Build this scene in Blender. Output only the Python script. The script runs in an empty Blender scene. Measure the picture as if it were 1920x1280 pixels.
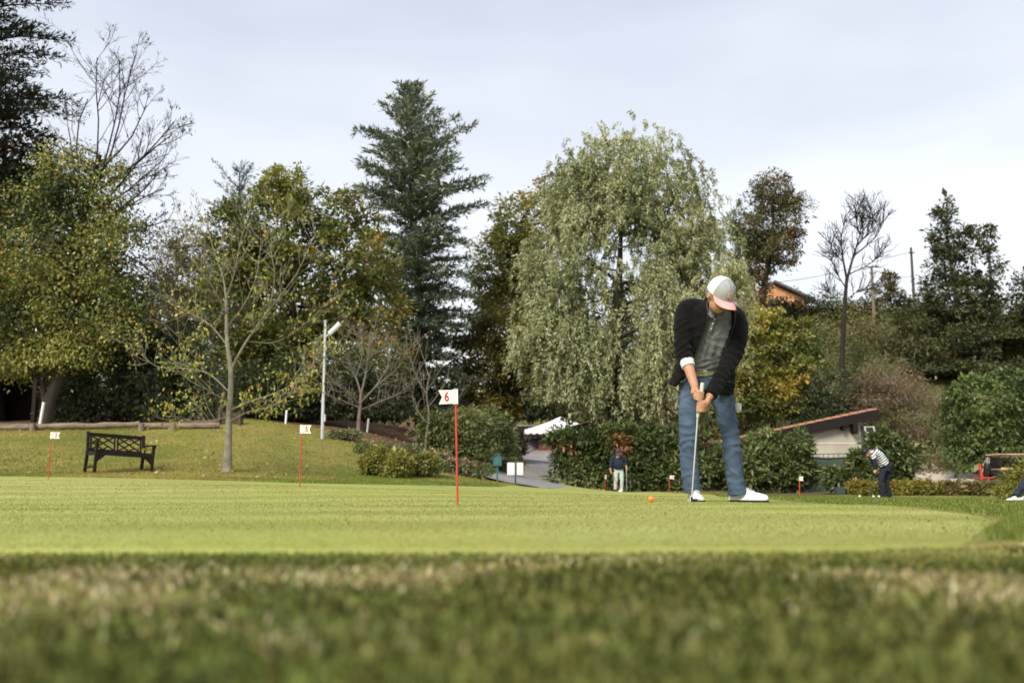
import bpy, bmesh, math, random
import numpy as np
from mathutils import Vector, Matrix
R = math.radians
sc = bpy.context.scene
COL = sc.collection
# ------------------------------------------------------------------ camera
F = 1867.0; PITCH = math.atan(276.0 / F); CAMZ = 0.10
cam_d = bpy.data.cameras.new('camera'); cam = bpy.data.objects.new('camera', cam_d); COL.objects.link(cam)
cam.location = (0, 0, CAMZ); cam.rotation_euler = (math.pi / 2 + PITCH, 0, 0)
cam_d.sensor_width = 36.0; cam_d.lens = 36.0 * F / 1920.0
cam_d.clip_start = 0.05; cam_d.clip_end = 3000
cam_d.dof.use_dof = True; cam_d.dof.focus_distance = 7.0; cam_d.dof.aperture_fstop = 3.2; cam_d.dof.aperture_blades = 0
sc.camera = cam
# ------------------------------------------------------------------ sky, sun, exposure
SUN_EL, SUN_AZ = 40, -150          # azimuth from +Y, clockwise seen from above
W = bpy.data.worlds.new('World'); sc.world = W; W.use_nodes = True
wt = W.node_tree; wn = wt.nodes; wl = wt.links
for n in list(wn): wn.remove(n)
out = wn.new('ShaderNodeOutputWorld'); bg = wn.new('ShaderNodeBackground'); wl.new(bg.outputs[0], out.inputs[0])
sky = wn.new('ShaderNodeTexSky'); sky.sky_type = 'NISHITA'; sky.sun_disc = False
sky.sun_elevation = R(SUN_EL); sky.sun_rotation = R(SUN_AZ); sky.air_density = 1.2; sky.dust_density = 2.0
tc = wn.new('ShaderNodeTexCoord'); sep = wn.new('ShaderNodeSeparateXYZ'); wl.new(tc.outputs['Generated'], sep.inputs[0])
# overcast layer: pale near the horizon, greyer blue overhead, broken by soft cloud noise
ramp = wn.new('ShaderNodeValToRGB'); el = ramp.color_ramp
el.elements[0].position = 0.05; el.elements[0].color = (6.3, 6.35, 6.4, 1)
e = el.elements.new(0.24); e.color = (5.5, 5.65, 5.95, 1)
e = el.elements.new(0.46); e.color = (3.7, 4.0, 4.6, 1)
el.elements[-1].position = 0.85; el.elements[-1].color = (3.4, 3.7, 4.25, 1)
mp = wn.new('ShaderNodeMapping'); mp.inputs['Scale'].default_value = (1.0, 1.0, 3.2); mp.inputs['Location'].default_value = (0.35, 0.1, 0.0)
wl.new(tc.outputs['Generated'], mp.inputs[0])
nz = wn.new('ShaderNodeTexNoise'); nz.inputs['Scale'].default_value = 1.5; nz.inputs['Detail'].default_value = 5; nz.inputs['Roughness'].default_value = 0.48
wl.new(mp.outputs[0], nz.inputs['Vector'])
mth = wn.new('ShaderNodeMath'); mth.operation = 'MULTIPLY_ADD'; mth.inputs[1].default_value = 0.62; mth.inputs[2].default_value = -0.31
wl.new(nz.outputs['Fac'], mth.inputs[0])
ad = wn.new('ShaderNodeMath'); ad.operation = 'ADD'; wl.new(sep.outputs['Z'], ad.inputs[0]); wl.new(mth.outputs[0], ad.inputs[1])
wl.new(ad.outputs[0], ramp.inputs[0])
mx = wn.new('ShaderNodeMix'); mx.data_type = 'RGBA'; mx.inputs['Factor'].default_value = 0.9
wl.new(sky.outputs[0], mx.inputs['A']); wl.new(ramp.outputs[0], mx.inputs['B']); wl.new(mx.outputs['Result'], bg.inputs[0])
bg.inputs[1].default_value = 0.05
sd = bpy.data.lights.new('sun', 'SUN'); sun = bpy.data.objects.new('sun', sd); COL.objects.link(sun)
sd.energy = 1.25; sd.angle = R(22); sd.color = (1.0, 0.92, 0.76)
_a, _e = R(SUN_AZ), R(SUN_EL)
sv = Vector((math.sin(_a) * math.cos(_e), math.cos(_a) * math.cos(_e), math.sin(_e)))
sun.rotation_euler = sv.to_track_quat('Z', 'Y').to_euler(); sun.location = sv * 60
vs = sc.view_settings; vs.view_transform = 'Standard'; vs.look = 'None'; vs.gamma = 1.0; vs.use_curve_mapping = False; vs.exposure = 1.97
cy = sc.cycles; cy.max_bounces = 5; cy.diffuse_bounces = 3; cy.glossy_bounces = 2; cy.transmission_bounces = 3; cy.transparent_max_bounces = 6
cy.use_denoising = True; cy.caustics_reflective = False; cy.caustics_refractive = False

# ------------------------------------------------------------------ helpers
_fw = np.array([0, math.cos(PITCH), math.sin(PITCH)]); _up = np.array([0, -math.sin(PITCH), math.cos(PITCH)])
def at(px, py, d):
    """point that stands d metres in front of the camera (along y) on the sight line of a photo pixel"""
    v = _fw + _up * ((640 - py) / F); v = v + np.array([(px - 960) / F, 0, 0])
    v = v * (d / v[1]); return np.array([v[0], v[1], v[2] + CAMZ])
def ppm(d): return F / d * 0.99
def rng(s): return np.random.default_rng(s)
def nrm(a): return a / np.maximum(np.linalg.norm(a, axis=-1, keepdims=True), 1e-9)

def _h(i):
    i = (i[..., 0] * 374761393 + i[..., 1] * 668265263 + i[..., 2] * 2147483647) & 0xffffffff
    i = ((i ^ (i >> 13)) * 1274126177) & 0xffffffff
    return ((i ^ (i >> 16)) & 0xffff) / 65535.0
def vnoise(p):
    p = np.asarray(p, float); i = np.floor(p).astype(np.int64); f = p - i; f = f * f * (3 - 2 * f); r = 0
    for dx in (0, 1):
        for dy in (0, 1):
            for dz in (0, 1):
                w = (f[..., 0] if dx else 1 - f[..., 0]) * (f[..., 1] if dy else 1 - f[..., 1]) * (f[..., 2] if dz else 1 - f[..., 2])
                r = r + w * _h(i + np.array([dx, dy, dz]))
    return r
def fbm(p, o=3):
    p = np.asarray(p, float); s = 0; a = 0.5; t = 0
    for k in range(o): s = s + a * vnoise(p * 2 ** k + 17.3 * k); t += a; a *= 0.5
    return s / t

def link(o, parent=None):
    COL.objects.link(o)
    if parent is not None: o.parent = parent
    return o
def tag(o, label=None, cat=None, group=None, kind=None):
    for k, v in (('label', label), ('category', cat), ('group', group), ('kind', kind)):
        if v: o[k] = v
    return o
def empty(name, loc, label, cat, group=None):
    o = bpy.data.objects.new(name, None); o.location = tuple(loc); o.empty_display_size = 0.1
    link(o); return tag(o, label, cat, group)
def org(parent):
    v = Vector((0, 0, 0))
    while parent is not None: v = v + Vector(parent.location); parent = parent.parent
    return np.array(v)
def mesh_np(name, V, faces, mat, parent=None, o=None, col=None, smooth=False):
    """V (n,3) world coordinates, faces (m,k) int array or list of lists"""
    V = np.asarray(V, float)
    oo = org(parent) if parent is not None else (np.zeros(3) if o is None else np.asarray(o, float))
    me = bpy.data.meshes.new(name)
    if isinstance(faces, np.ndarray):
        n, m, k = len(V), len(faces), faces.shape[1]
        me.vertices.add(n); me.vertices.foreach_set('co', (V - oo).astype(np.float32).ravel())
        me.loops.add(m * k); me.loops.foreach_set('vertex_index', faces.astype(np.int32).ravel())
        me.polygons.add(m); me.polygons.foreach_set('loop_start', np.arange(0, m * k, k, dtype=np.int32))
        me.update(calc_edges=True)
    else:
        me.from_pydata([tuple(v) for v in (V - oo)], [], [list(f) for f in faces]); me.update()
    if col is not None:
        a = me.color_attributes.new('col', 'FLOAT_COLOR', 'POINT')
        c = np.ones((len(V), 4), np.float32); c[:, :3] = col; a.data.foreach_set('color', c.ravel())
    if smooth: me.polygons.foreach_set('use_smooth', np.ones(len(me.polygons), bool))
    if mat is not None: me.materials.append(mat)
    ob = bpy.data.objects.new(name, me)
    if parent is None: ob.location = tuple(oo)
    return link(ob, parent)

class MB:
    """collects shapes in world coordinates; build() makes one mesh object"""
    def __init__(s): s.v = []; s.f = []; s.n = 0
    def add(s, V, Fs):
        V = np.asarray(V, float); s.v.append(V); s.f += [[int(i) + s.n for i in f] for f in Fs]; s.n += len(V); return s
    def box(s, c, size, rot=None, taper=1.0, bev=0.0):
        x, y, z = np.array(size) / 2.0
        if bev > 0:
            b = min(bev, x * .9, y * .9, z * .9); P = []
            for sx in (-1, 1):
                for sy in (-1, 1):
                    for sz in (-1, 1):
                        P += [(sx * x, sy * (y - b), sz * (z - b)), (sx * (x - b), sy * y, sz * (z - b)), (sx * (x - b), sy * (y - b), sz * z)]
            bm = bmesh.new()
            for p in P: bm.verts.new(p)
            bmesh.ops.convex_hull(bm, input=bm.verts[:]); bm.verts.index_update()
            V = np.array([v.co[:] for v in bm.verts]); Fs = [[v.index for v in f.verts] for f in bm.faces]; bm.free()
        else:
            V = np.array([(sx * x, sy * y, sz * z) for sz in (-1, 1) for sy in (-1, 1) for sx in (-1, 1)], float)
            Fs = [(0, 2, 3, 1), (4, 5, 7, 6), (0, 1, 5, 4), (2, 6, 7, 3), (0, 4, 6, 2), (1, 3, 7, 5)]
        if taper != 1.0: t = (V[:, 2] > 0); V[t, :2] *= taper
        if rot is not None: V = V @ np.array(rot).T
        return s.add(V + np.asarray(c, float), Fs)
    def bar(s, a, b, w, t, up=(0, 0, 1), bev=0.0):
        a = np.asarray(a, float); b = np.asarray(b, float); d = b - a; L = np.linalg.norm(d); d = d / L
        u = np.asarray(up, float); sx = np.cross(u, d)
        if np.linalg.norm(sx) < 1e-4: sx = np.cross((1, 0, 0), d)
        sx = nrm(sx); u = np.cross(d, sx); return s.box((a + b) / 2, (w, L, t), np.column_stack([sx, d, u]), bev=bev)
    def tube(s, P, r, n=8, cap=True, ry=None, ref=(0, 0, 1)):
        P = np.asarray(P, float); m = len(P); r = np.broadcast_to(np.asarray(r, float), (m,)); ry = r if ry is None else np.broadcast_to(np.asarray(ry, float), (m,))
        T = nrm(np.gradient(P, axis=0)); u = np.asarray(ref, float)
        if abs(T[0] @ nrm(u)) > 0.95: u = np.array([1.0, 0, 0]) if abs(T[0][0]) < 0.9 else np.array([0, 1.0, 0])
        A = 2 * math.pi * np.arange(n) / n; V = []
        for i in range(m):
            u = u - T[i] * (u @ T[i]); u = nrm(u); w = np.cross(T[i], u)
            V.append(P[i] + np.outer(np.cos(A) * r[i], w) + np.outer(np.sin(A) * ry[i], u))
        V = np.vstack(V); Fs = []
        for i in range(m - 1):
            for j in range(n):
                k = (j + 1) % n; Fs.append((i * n + j, i * n + k, (i + 1) * n + k, (i + 1) * n + j))
        if cap: Fs += [list(range(n))[::-1], [(m - 1) * n + j for j in range(n)]]
        return s.add(V, Fs)
    def lathe(s, prof, c, n=24, axis=None):
        V = []; A = 2 * math.pi * np.arange(n) / n
        for r, z in prof: V.append(np.column_stack([np.cos(A) * r, np.sin(A) * r, np.full(n, z)]))
        V = np.vstack(V); m = len(prof)
        if axis is not None: V = V @ np.array(axis).T
        Fs = [(i * n + j, i * n + (j + 1) % n, (i + 1) * n + (j + 1) % n, (i + 1) * n + j) for i in range(m - 1) for j in range(n)]
        Fs += [list(range(n))[::-1], [(m - 1) * n + j for j in range(n)]]
        return s.add(V + np.asarray(c, float), Fs)
    def ball(s, c, r, n=16, m=10, rot=None):
        r = np.broadcast_to(np.asarray(r, float), (3,)); t = np.pi * (np.arange(m) + .5) / m; A = 2 * math.pi * np.arange(n) / n
        V = np.array([(math.sin(a) * math.cos(b), math.sin(a) * math.sin(b), math.cos(a)) for a in t[::-1] for b in A]) * r
        if rot is not None: V = V @ np.array(rot).T
        Fs = [(i * n + j, i * n + (j + 1) % n, (i + 1) * n + (j + 1) % n, (i + 1) * n + j) for i in range(m - 1) for j in range(n)]
        Fs += [list(range(n))[::-1], [(m - 1) * n + j for j in range(n)]]
        return s.add(V + np.asarray(c, float), Fs)
    def prism(s, poly, d0, d1, fr=None, o=(0, 0, 0)):
        """poly in (u,w) plane, extruded from d0 to d1; fr = 3 column vectors u, extrude, w"""
        fr = np.eye(3) if fr is None else np.asarray(fr, float); n = len(poly)
        V = np.array([(p[0], d, p[1]) for d in (d0, d1) for p in poly], float) @ fr.T + np.asarray(o, float)
        Fs = [list(range(n)), list(range(n, 2 * n))[::-1]] + [(i, i + n, (i + 1) % n + n, (i + 1) % n) for i in range(n)]
        return s.add(V, Fs)
    def build(s, name, mat, parent=None, o=None, smooth=False, fix=True):
        ob = mesh_np(name, np.vstack(s.v), s.f, mat, parent, o, smooth=smooth)
        if fix:
            bm = bmesh.new(); bm.from_mesh(ob.data); bmesh.ops.recalc_face_normals(bm, faces=bm.faces[:]); bm.to_mesh(ob.data); bm.free()
        if smooth:
            ob.data.polygons.foreach_set('use_smooth', np.ones(len(ob.data.polygons), bool)); ob.data.set_sharp_from_angle(angle=R(45))
        return ob
def catmull(P, k=4):
    P = np.asarray(P, float); Q = np.vstack([2 * P[0] - P[1], P, 2 * P[-1] - P[-2]]); o = []
    for i in range(1, len(Q) - 2):
        for t in np.arange(k) / k:
            a, b, c, d = Q[i - 1:i + 3]; o.append(.5 * (2 * b + (c - a) * t + (2 * a - 5 * b + 4 * c - d) * t * t + (3 * b - a - 3 * c + d) * t ** 3))
    o.append(P[-1]); return np.array(o)

# ------------------------------------------------------------------ materials
def mat(name, rgb, rough=0.7, metal=0.0, var=0.0, scale=8.0, rgb2=None, bump=0.0, bscale=60.0, spec=0.3, sheen=0.0, coat=0.0, stretch=(1, 1, 1)):
    m = bpy.data.materials.new(name); m.use_nodes = True; t = m.node_tree; n = t.nodes; l = t.links; p = n['Principled BSDF']
    p.inputs['Base Color'].default_value = (*rgb, 1); p.inputs['Roughness'].default_value = rough; p.inputs['Metallic'].default_value = metal
    p.inputs['Specular IOR Level'].default_value = spec; p.inputs['Sheen Weight'].default_value = sheen; p.inputs['Coat Weight'].default_value = coat
    tcn = n.new('ShaderNodeTexCoord'); mpn = n.new('ShaderNodeMapping'); mpn.inputs['Scale'].default_value = stretch; l.new(tcn.outputs['Object'], mpn.inputs[0])
    if var or rgb2:
        a = n.new('ShaderNodeTexNoise'); a.inputs['Scale'].default_value = scale; a.inputs['Detail'].default_value = 6; a.inputs['Roughness'].default_value = .62; l.new(mpn.outputs[0], a.inputs['Vector'])
        r = n.new('ShaderNodeValToRGB'); r.color_ramp.elements[0].position = .32; r.color_ramp.elements[1].position = .68
        c2 = rgb2 if rgb2 else tuple(min(1, c * (1 + var)) for c in rgb); c1 = rgb if rgb2 else tuple(c * (1 - var) for c in rgb)
        r.color_ramp.elements[0].color = (*c1, 1); r.color_ramp.elements[1].color = (*c2, 1)
        l.new(a.outputs['Fac'], r.inputs[0]); l.new(r.outputs[0], p.inputs['Base Color'])
    if bump:
        b = n.new('ShaderNodeTexNoise'); b.inputs['Scale'].default_value = bscale; b.inputs['Detail'].default_value = 5; l.new(mpn.outputs[0], b.inputs['Vector'])
        bn = n.new('ShaderNodeBump'); bn.inputs['Strength'].default_value = bump; bn.inputs['Distance'].default_value = .02; l.new(b.outputs['Fac'], bn.inputs['Height']); l.new(bn.outputs[0], p.inputs['Normal'])
    return m
def leaf_mat(name, rough=.5, spec=.35, trans=.3, tcol=(1.0, 1.0, .55)):
    m = bpy.data.materials.new(name); m.use_nodes = True; t = m.node_tree; n = t.nodes; l = t.links; p = n['Principled BSDF']
    a = n.new('ShaderNodeAttribute'); a.attribute_name = 'col'; l.new(a.outputs['Color'], p.inputs['Base Color'])
    p.inputs['Roughness'].default_value = rough; p.inputs['Specular IOR Level'].default_value = spec
    tr = n.new('ShaderNodeBsdfTranslucent'); mu = n.new('ShaderNodeMix'); mu.data_type = 'RGBA'; mu.blend_type = 'MULTIPLY'; mu.inputs['Factor'].default_value = 1
    l.new(a.outputs['Color'], mu.inputs['A']); mu.inputs['B'].default_value = (*tcol, 1); l.new(mu.outputs['Result'], tr.inputs[0])
    ms = n.new('ShaderNodeMixShader'); ms.inputs[0].default_value = trans; l.new(p.outputs[0], ms.inputs[1]); l.new(tr.outputs[0], ms.inputs[2])
    l.new(ms.outputs[0], n['Material Output'].inputs[0]); return m
M = {}
M['leaf'] = leaf_mat('leaf'); M['waxy'] = leaf_mat('waxy_leaf', .42, .35, .15); M['needle'] = leaf_mat('needle', .6, .2, .1); M['grass'] = leaf_mat('grass_blade', .6, .15, .35)
M['bark'] = mat('bark', (.10, .085, .065), .9, rgb2=(.19, .17, .135), scale=3, bump=.6, bscale=18, stretch=(3, 3, .6))
M['bark_dark'] = mat('bark_dark', (.036, .029, .023), .9, rgb2=(.075, .063, .05), scale=3, bump=.6, bscale=14, stretch=(3, 3, .6))
M['bark_grey'] = mat('bark_grey', (.13, .115, .08), .9, rgb2=(.29, .265, .20), scale=5, bump=.5, bscale=25)
M['twig'] = mat('twig', (.12, .102, .078), .9, rgb2=(.22, .195, .155), scale=4)
M['twig_dark'] = mat('twig_dark', (.016, .013, .011), .9, rgb2=(.03, .025, .021), scale=4)  # near-black base colour paints in the twigs' backlit look against the sky
# ------------------------------------------------------------------ terrain
_cp = [(x, y, 0.0) for y in (-8, -3, 0, 2, 4, 6) for x in (-9, -5, -2, 0, 2, 5, 9)]
for t in [(858, 948, 5.8), (1345, 942, 7.1), (562, 914, 10.7), (90, 900, 13.9), (0, 893, 18), (300, 897.5, 19), (560, 906, 19.5), (800, 910, 22), (940, 913.5, 25),
          (225, 884.5, 23), (430, 885, 23.5), (20, 883, 23), (-150, 880, 23), (0, 806, 30), (200, 806, 30), (400, 802, 30.5), (-200, 808, 30), (0, 796, 34), (200, 793, 34), (-200, 800, 34),
          (452, 786, 32), (540, 797, 34), (604, 826, 30), (670, 806, 36), (760, 848, 31), (700, 890, 26), (760, 893, 26), (830, 887, 27.5), (880, 896, 28), (950, 906, 30),
          (985, 908, 31), (1040, 910, 34), (1000, 890, 48), (1010, 861, 74), (1065, 920, 42), (1160, 921.5, 37), (1257, 918, 42), (1350, 919, 40), (1220, 935, 9), (1000, 926, 16), (1200, 923, 25),
          (1655, 934, 27), (1500, 926, 40), (1480, 930, 26), (1900, 941, 19), (1440, 936, 10), (1850, 955, 7), (1750, 928, 31), (1900, 930, 31), (1740, 904, 38), (1740, 887, 52), (1760, 862, 58), (1880, 912, 43), (2000, 910, 45), (1850, 893, 50),
          (1450, 800, 64), (1600, 790, 64), (1800, 780, 66), (1950, 770, 66), (1600, 700, 70), (1780, 700, 72), (1600, 610, 80), (1500, 590, 84), (1750, 590, 84), (1950, 590, 84), (2300, 590, 84),
          (1180, 872, 70), (1300, 850, 70), (1200, 800, 100), (900, 800, 90), (500, 780, 60), (200, 780, 60), (-200, 780, 60), (600, 780, 45), (780, 806, 48), (600, 770, 100), (0, 770, 100)]:
    _cp.append(tuple(at(*t)))
_cp += [(20, 110, 16.5), (45, 110, 16.5), (80, 110, 17), (30, 300, 18), (-200, 300, 14), (200, 300, 18), (-30, 300, 12), (-200, 30, 3), (200, 30, 3), (-60, 0, 0), (60, 0, -.2), (0, -80, -.3), (-80, -80, 0), (80, -80, 0), (90, 60, 9), (25, 45, .6)]
_cp = np.array(_cp)
def _phi(r): return np.sqrt(r * r + 0.6 ** 2)
_D = np.linalg.norm(_cp[:, None, :2] - _cp[None, :, :2], axis=2); _n = len(_cp)
_A = np.zeros((_n + 1, _n + 1)); _A[:_n, :_n] = _phi(_D) - 0.02 * np.eye(_n); _A[:_n, _n] = 1; _A[_n, :_n] = 1
_w = np.linalg.solve(_A, np.append(_cp[:, 2], 0))
def gz0(x, y):
    x = np.asarray(x, float); y = np.asarray(y, float); s = x.shape; q = np.column_stack([x.ravel(), y.ravel()]); o = np.empty(len(q))
    for i in range(0, len(q), 20000):
        r = np.linalg.norm(q[i:i + 20000, None] - _cp[None, :, :2], axis=2); o[i:i + 20000] = _phi(r) @ _w[:_n] + _w[_n]
    return np.clip(o.reshape(s), -1.5, 19)
_gl = np.array([(1.60, -2.6), (2.2, -4), (6, -8), (12, -11), (16, -12), (17.6, -10.5), (18.4, -8.5), (19, -6.0), (19.6, -4.2), (21.5, -2.2), (25, -.4), (30, .7), (36, 1.8), (41, 3.2)])
_gr = np.array([(1.60, .1), (1.68, .6), (1.85, .86), (2.2, 1.03), (3.5, 1.72), (5.5, 2.22), (9.8, 2.6), (15, 3.4), (25, 5), (36, 6.6), (41, 5.6)])
def gxl(y): return np.interp(y, _gl[:, 0], _gl[:, 1])
def gxr(y): return np.interp(y, _gr[:, 0], _gr[:, 1])
def in_green(x, y):
    """signed distance-like: >0 inside the putting green"""
    x = np.asarray(x, float); y = np.asarray(y, float)
    return np.minimum(np.minimum(x - gxl(y), gxr(y) - x), np.minimum((y - 1.6) * 1.0, 41 - y))
def gz(x, y):
    x = np.asarray(x, float); y = np.asarray(y, float)
    return gz0(x, y) + 0.03 * (fbm(np.stack([x * .7, y * .7, 0 * x], -1), 2) - .5) * np.clip(-in_green(x, y) * 1.2, 0, 1)
def g1(x, y): return float(gz(np.array([x]), np.array([y]))[0])
def onG(px, d):
    """ground point on the vertical through photo column px at distance d"""
    x = (px - 960) / F * d * 1.0; 
    for _ in range(3):
        z = g1(x, d); dep = d * math.cos(PITCH) + (z - CAMZ) * math.sin(PITCH); x = (px - 960) / F * dep
    return np.array([x, d, g1(x, d)])

def nodes_ground(m, base, alts, rough=.9):
    """layers: (rgb, noise scale, lo, hi)"""
    t = m.node_tree; n = t.nodes; l = t.links; p = n['Principled BSDF']; p.inputs['Roughness'].default_value = rough; p.inputs['Specular IOR Level'].default_value = .1
    tcn = n.new('ShaderNodeTexCoord'); cur = None
    for i, (rgb, s, lo, hi) in enumerate(alts):
        a = n.new('ShaderNodeTexNoise'); a.inputs['Scale'].default_value = s; a.inputs['Detail'].default_value = 6; a.inputs['Roughness'].default_value = .65
        mp2 = n.new('ShaderNodeMapping'); mp2.inputs['Location'].default_value = (i * 7.3, i * 3.1, 0); l.new(tcn.outputs['Object'], mp2.inputs[0]); l.new(mp2.outputs[0], a.inputs['Vector'])
        mr = n.new('ShaderNodeMapRange'); mr.inputs[1].default_value = lo; mr.inputs[2].default_value = hi; l.new(a.outputs['Fac'], mr.inputs[0])
        x = n.new('ShaderNodeMix'); x.data_type = 'RGBA'; l.new(mr.outputs[0], x.inputs['Factor']); x.inputs['B'].default_value = (*rgb, 1)
        if cur is None: x.inputs['A'].default_value = (*base, 1)
        else: l.new(cur, x.inputs['A'])
        cur = x.outputs['Result']
    l.new(cur, p.inputs['Base Color'])
    b = n.new('ShaderNodeTexNoise'); b.inputs['Scale'].default_value = 40; b.inputs['Detail'].default_value = 6; l.new(tcn.outputs['Object'], b.inputs['Vector'])
    bn = n.new('ShaderNodeBump'); bn.inputs['Strength'].default_value = .3; bn.inputs['Distance'].default_value = .01; l.new(b.outputs['Fac'], bn.inputs['Height']); l.new(bn.outputs[0], p.inputs['Normal'])
def newmat(name): m = bpy.data.materials.new(name); m.use_nodes = True; return m
M['lawn'] = newmat('lawn'); nodes_ground(M['lawn'], (.115, .15, .03), [((.24, .21, .06), .35, .38, .56), ((.13, .145, .035), 1.7, .5, .7), ((.28, .22, .09), 6, .55, .75)])
M['green'] = newmat('green_turf'); nodes_ground(M['green'], (.26, .285, .075), [((.35, .355, .13), .28, .4, .62), ((.25, .26, .05), 1.1, .48, .7), ((.30, .31, .09), 30, .45, .7)])
def mow_bands(m):
    t = m.node_tree; n = t.nodes; l = t.links; p = n['Principled BSDF']; src = p.inputs['Base Color'].links[0].from_socket
    tcn = n.new('ShaderNodeTexCoord'); mp_ = n.new('ShaderNodeMapping'); mp_.inputs['Rotation'].default_value = (0, 0, R(-21)); l.new(tcn.outputs['Object'], mp_.inputs[0]); wv = n.new('ShaderNodeTexWave'); wv.bands_direction = 'Y'; wv.inputs['Scale'].default_value = .24; wv.inputs['Distortion'].default_value = .6; l.new(mp_.outputs[0], wv.inputs[0])
    mr = n.new('ShaderNodeMapRange'); mr.inputs[3].default_value = .90; mr.inputs[4].default_value = 1.10; l.new(wv.outputs['Fac'], mr.inputs[0]); x = n.new('ShaderNodeVectorMath'); x.operation = 'SCALE'; l.new(src, x.inputs[0]); l.new(mr.outputs[0], x.inputs['Scale']); l.new(x.outputs[0], p.inputs['Base Color'])
mow_bands(M['green'])
M['soil'] = newmat('soil'); nodes_ground(M['soil'], (.10, .06, .036), [((.20, .115, .06), 2.5, .45, .65), ((.05, .04, .02), 9, .5, .7)])
M['hill'] = newmat('hill_soil'); nodes_ground(M['hill'], (.10, .085, .04), [((.07, .08, .03), .6, .45, .6), ((.16, .12, .07), 2.5, .5, .7)])
M['asphalt'] = mat('asphalt', (.20, .19, .195), .9, rgb2=(.28, .265, .265), scale=1.2, bump=.3, bscale=90)
M['gravel'] = mat('gravel', (.42, .36, .30), .95, rgb2=(.55, .49, .42), scale=1.5, bump=.5, bscale=60)

def spaced(a, b, n, c=0.0, k=1.0):
    t = np.linspace(-1, 1, n); s = np.sinh(k * t) / np.sinh(k); return np.where(s < 0, c + s * (c - a), c + s * (b - c))
X = spaced(-260, 260, 191, 0, 5.0); Y = np.concatenate([np.linspace(-200, -4, 14)[:-1], np.linspace(-4, 0, 8)[:-1], np.geomspace(1, 401, 210) - 1])
gx, gy = np.meshgrid(X, Y); g = in_green(gx, gy)
Z = gz(gx, gy) - 0.05 * np.clip(g / .25, 0, 1)
# the asphalt drive and gravel road lie in shallow beds
PATH = [onG(975, 30.5), onG(1008, 36), onG(1040, 46), onG(1035, 58), onG(1022, 70), onG(1015, 80), onG(1010, 95)]
PATHW = [1.35, 1.45, 1.6, 1.7, 2.0, 2.4, 2.4]
ROAD = [onG(2300, 41), onG(2000, 42), onG(1860, 43.5), onG(1765, 46.5), onG(1690, 51), onG(1610, 58)]
ROADW = [2.2, 2.2, 2.6, 4.2, 4.0, 3.0]
def strip(name, P, Wd, m, lift):
    C = catmull([p[:2] for p in P], 8); w = np.interp(np.linspace(0, 1, len(C)), np.linspace(0, 1, len(Wd)), Wd); T = nrm(np.gradient(C, axis=0)); N = np.column_stack([-T[:, 1], T[:, 0]])
    k = 9; V = []
    for s in np.linspace(-1, 1, k):
        q = C + N * (w * s)[:, None]; V.append(np.column_stack([q, gz(q[:, 0], q[:, 1]) + lift - (.05 if abs(s) == 1 else 0)]))
    V = np.stack(V, 1).reshape(-1, 3); n = len(C)
    Fq = np.array([(i * k + j, i * k + j + 1, (i + 1) * k + j + 1, (i + 1) * k + j) for i in range(n - 1) for j in range(k - 1)])
    return tag(mesh_np(name, V, Fq, m, smooth=True), kind='structure'), C, w
path_o, _c1, _w1 = strip('asphalt_path', PATH, PATHW, M['asphalt'], .012)
road_o, _c2, _w2 = strip('gravel_road', ROAD, ROADW, M['gravel'], .02)
for C, w in ((_c1, _w1), (_c2, _w2)):
    m = (gy > 25) & (gy < 110) & (np.abs(gx) < 45); q = np.column_stack([gx[m], gy[m]]); dd = np.min(np.linalg.norm(q[:, None] - C[None], axis=2) - w[None], axis=1)
    Z[m] -= .12 * np.clip(-dd / .5, 0, 1)
nx, ny = len(X), len(Y); idx = np.arange(nx * ny).reshape(ny, nx)
Fq = np.stack([idx[:-1, :-1], idx[:-1, 1:], idx[1:, 1:], idx[1:, :-1]], -1).reshape(-1, 4)
ground = tag(mesh_np('ground', np.column_stack([gx.ravel(), gy.ravel(), Z.ravel()]), Fq, M['lawn'], smooth=True), kind='structure')
ground.data.materials.append(M['soil']); ground.data.materials.append(M['hill'])
ctr = (np.column_stack([gx.ravel(), gy.ravel()])[Fq]).mean(1)
_pc = (ctr[:, 0] / np.maximum(ctr[:, 1], .1)) * F + 960
mi = np.zeros(len(Fq), np.int32)
soilm = ((ctr[:, 1] > 31.2) & (_pc < 440)) | ((ctr[:, 1] > 34.5 - (_pc - 560) * .016) & (_pc > 520) & (_pc < 790) & (ctr[:, 1] > 30.5)) | ((ctr[:, 1] > 37.9) & (_pc > 1040) & (_pc < 1400)) 
mi[soilm & (ctr[:, 1] > 20)] = 1
mi[(ctr[:, 1] > 33) & (_pc > 1400)] = 2
ground.data.polygons.foreach_set('material_index', mi)
# putting green: a mown sheet laid on the ground
gyv = np.concatenate([np.linspace(1.6, 2.4, 17)[:-1], np.geomspace(2.4, 41, 130)]); k = 81
s = np.linspace(0, 1, k)
GX = gxl(gyv)[:, None] * (1 - s) + gxr(gyv)[:, None] * s; GY = np.repeat(gyv[:, None], k, 1)
GZ = gz(GX, GY) + .006; GZ[:, 0] -= .05; GZ[:, -1] -= .05; GZ[0] -= .05; GZ[-1] -= .05
ix = np.arange(GX.size).reshape(GX.shape); Fq = np.stack([ix[:-1, :-1], ix[:-1, 1:], ix[1:, 1:], ix[1:, :-1]], -1).reshape(-1, 4)
tag(mesh_np('putting_green', np.column_stack([GX.ravel(), GY.ravel(), GZ.ravel()]), Fq, M['green'], smooth=True), kind='structure')

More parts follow.
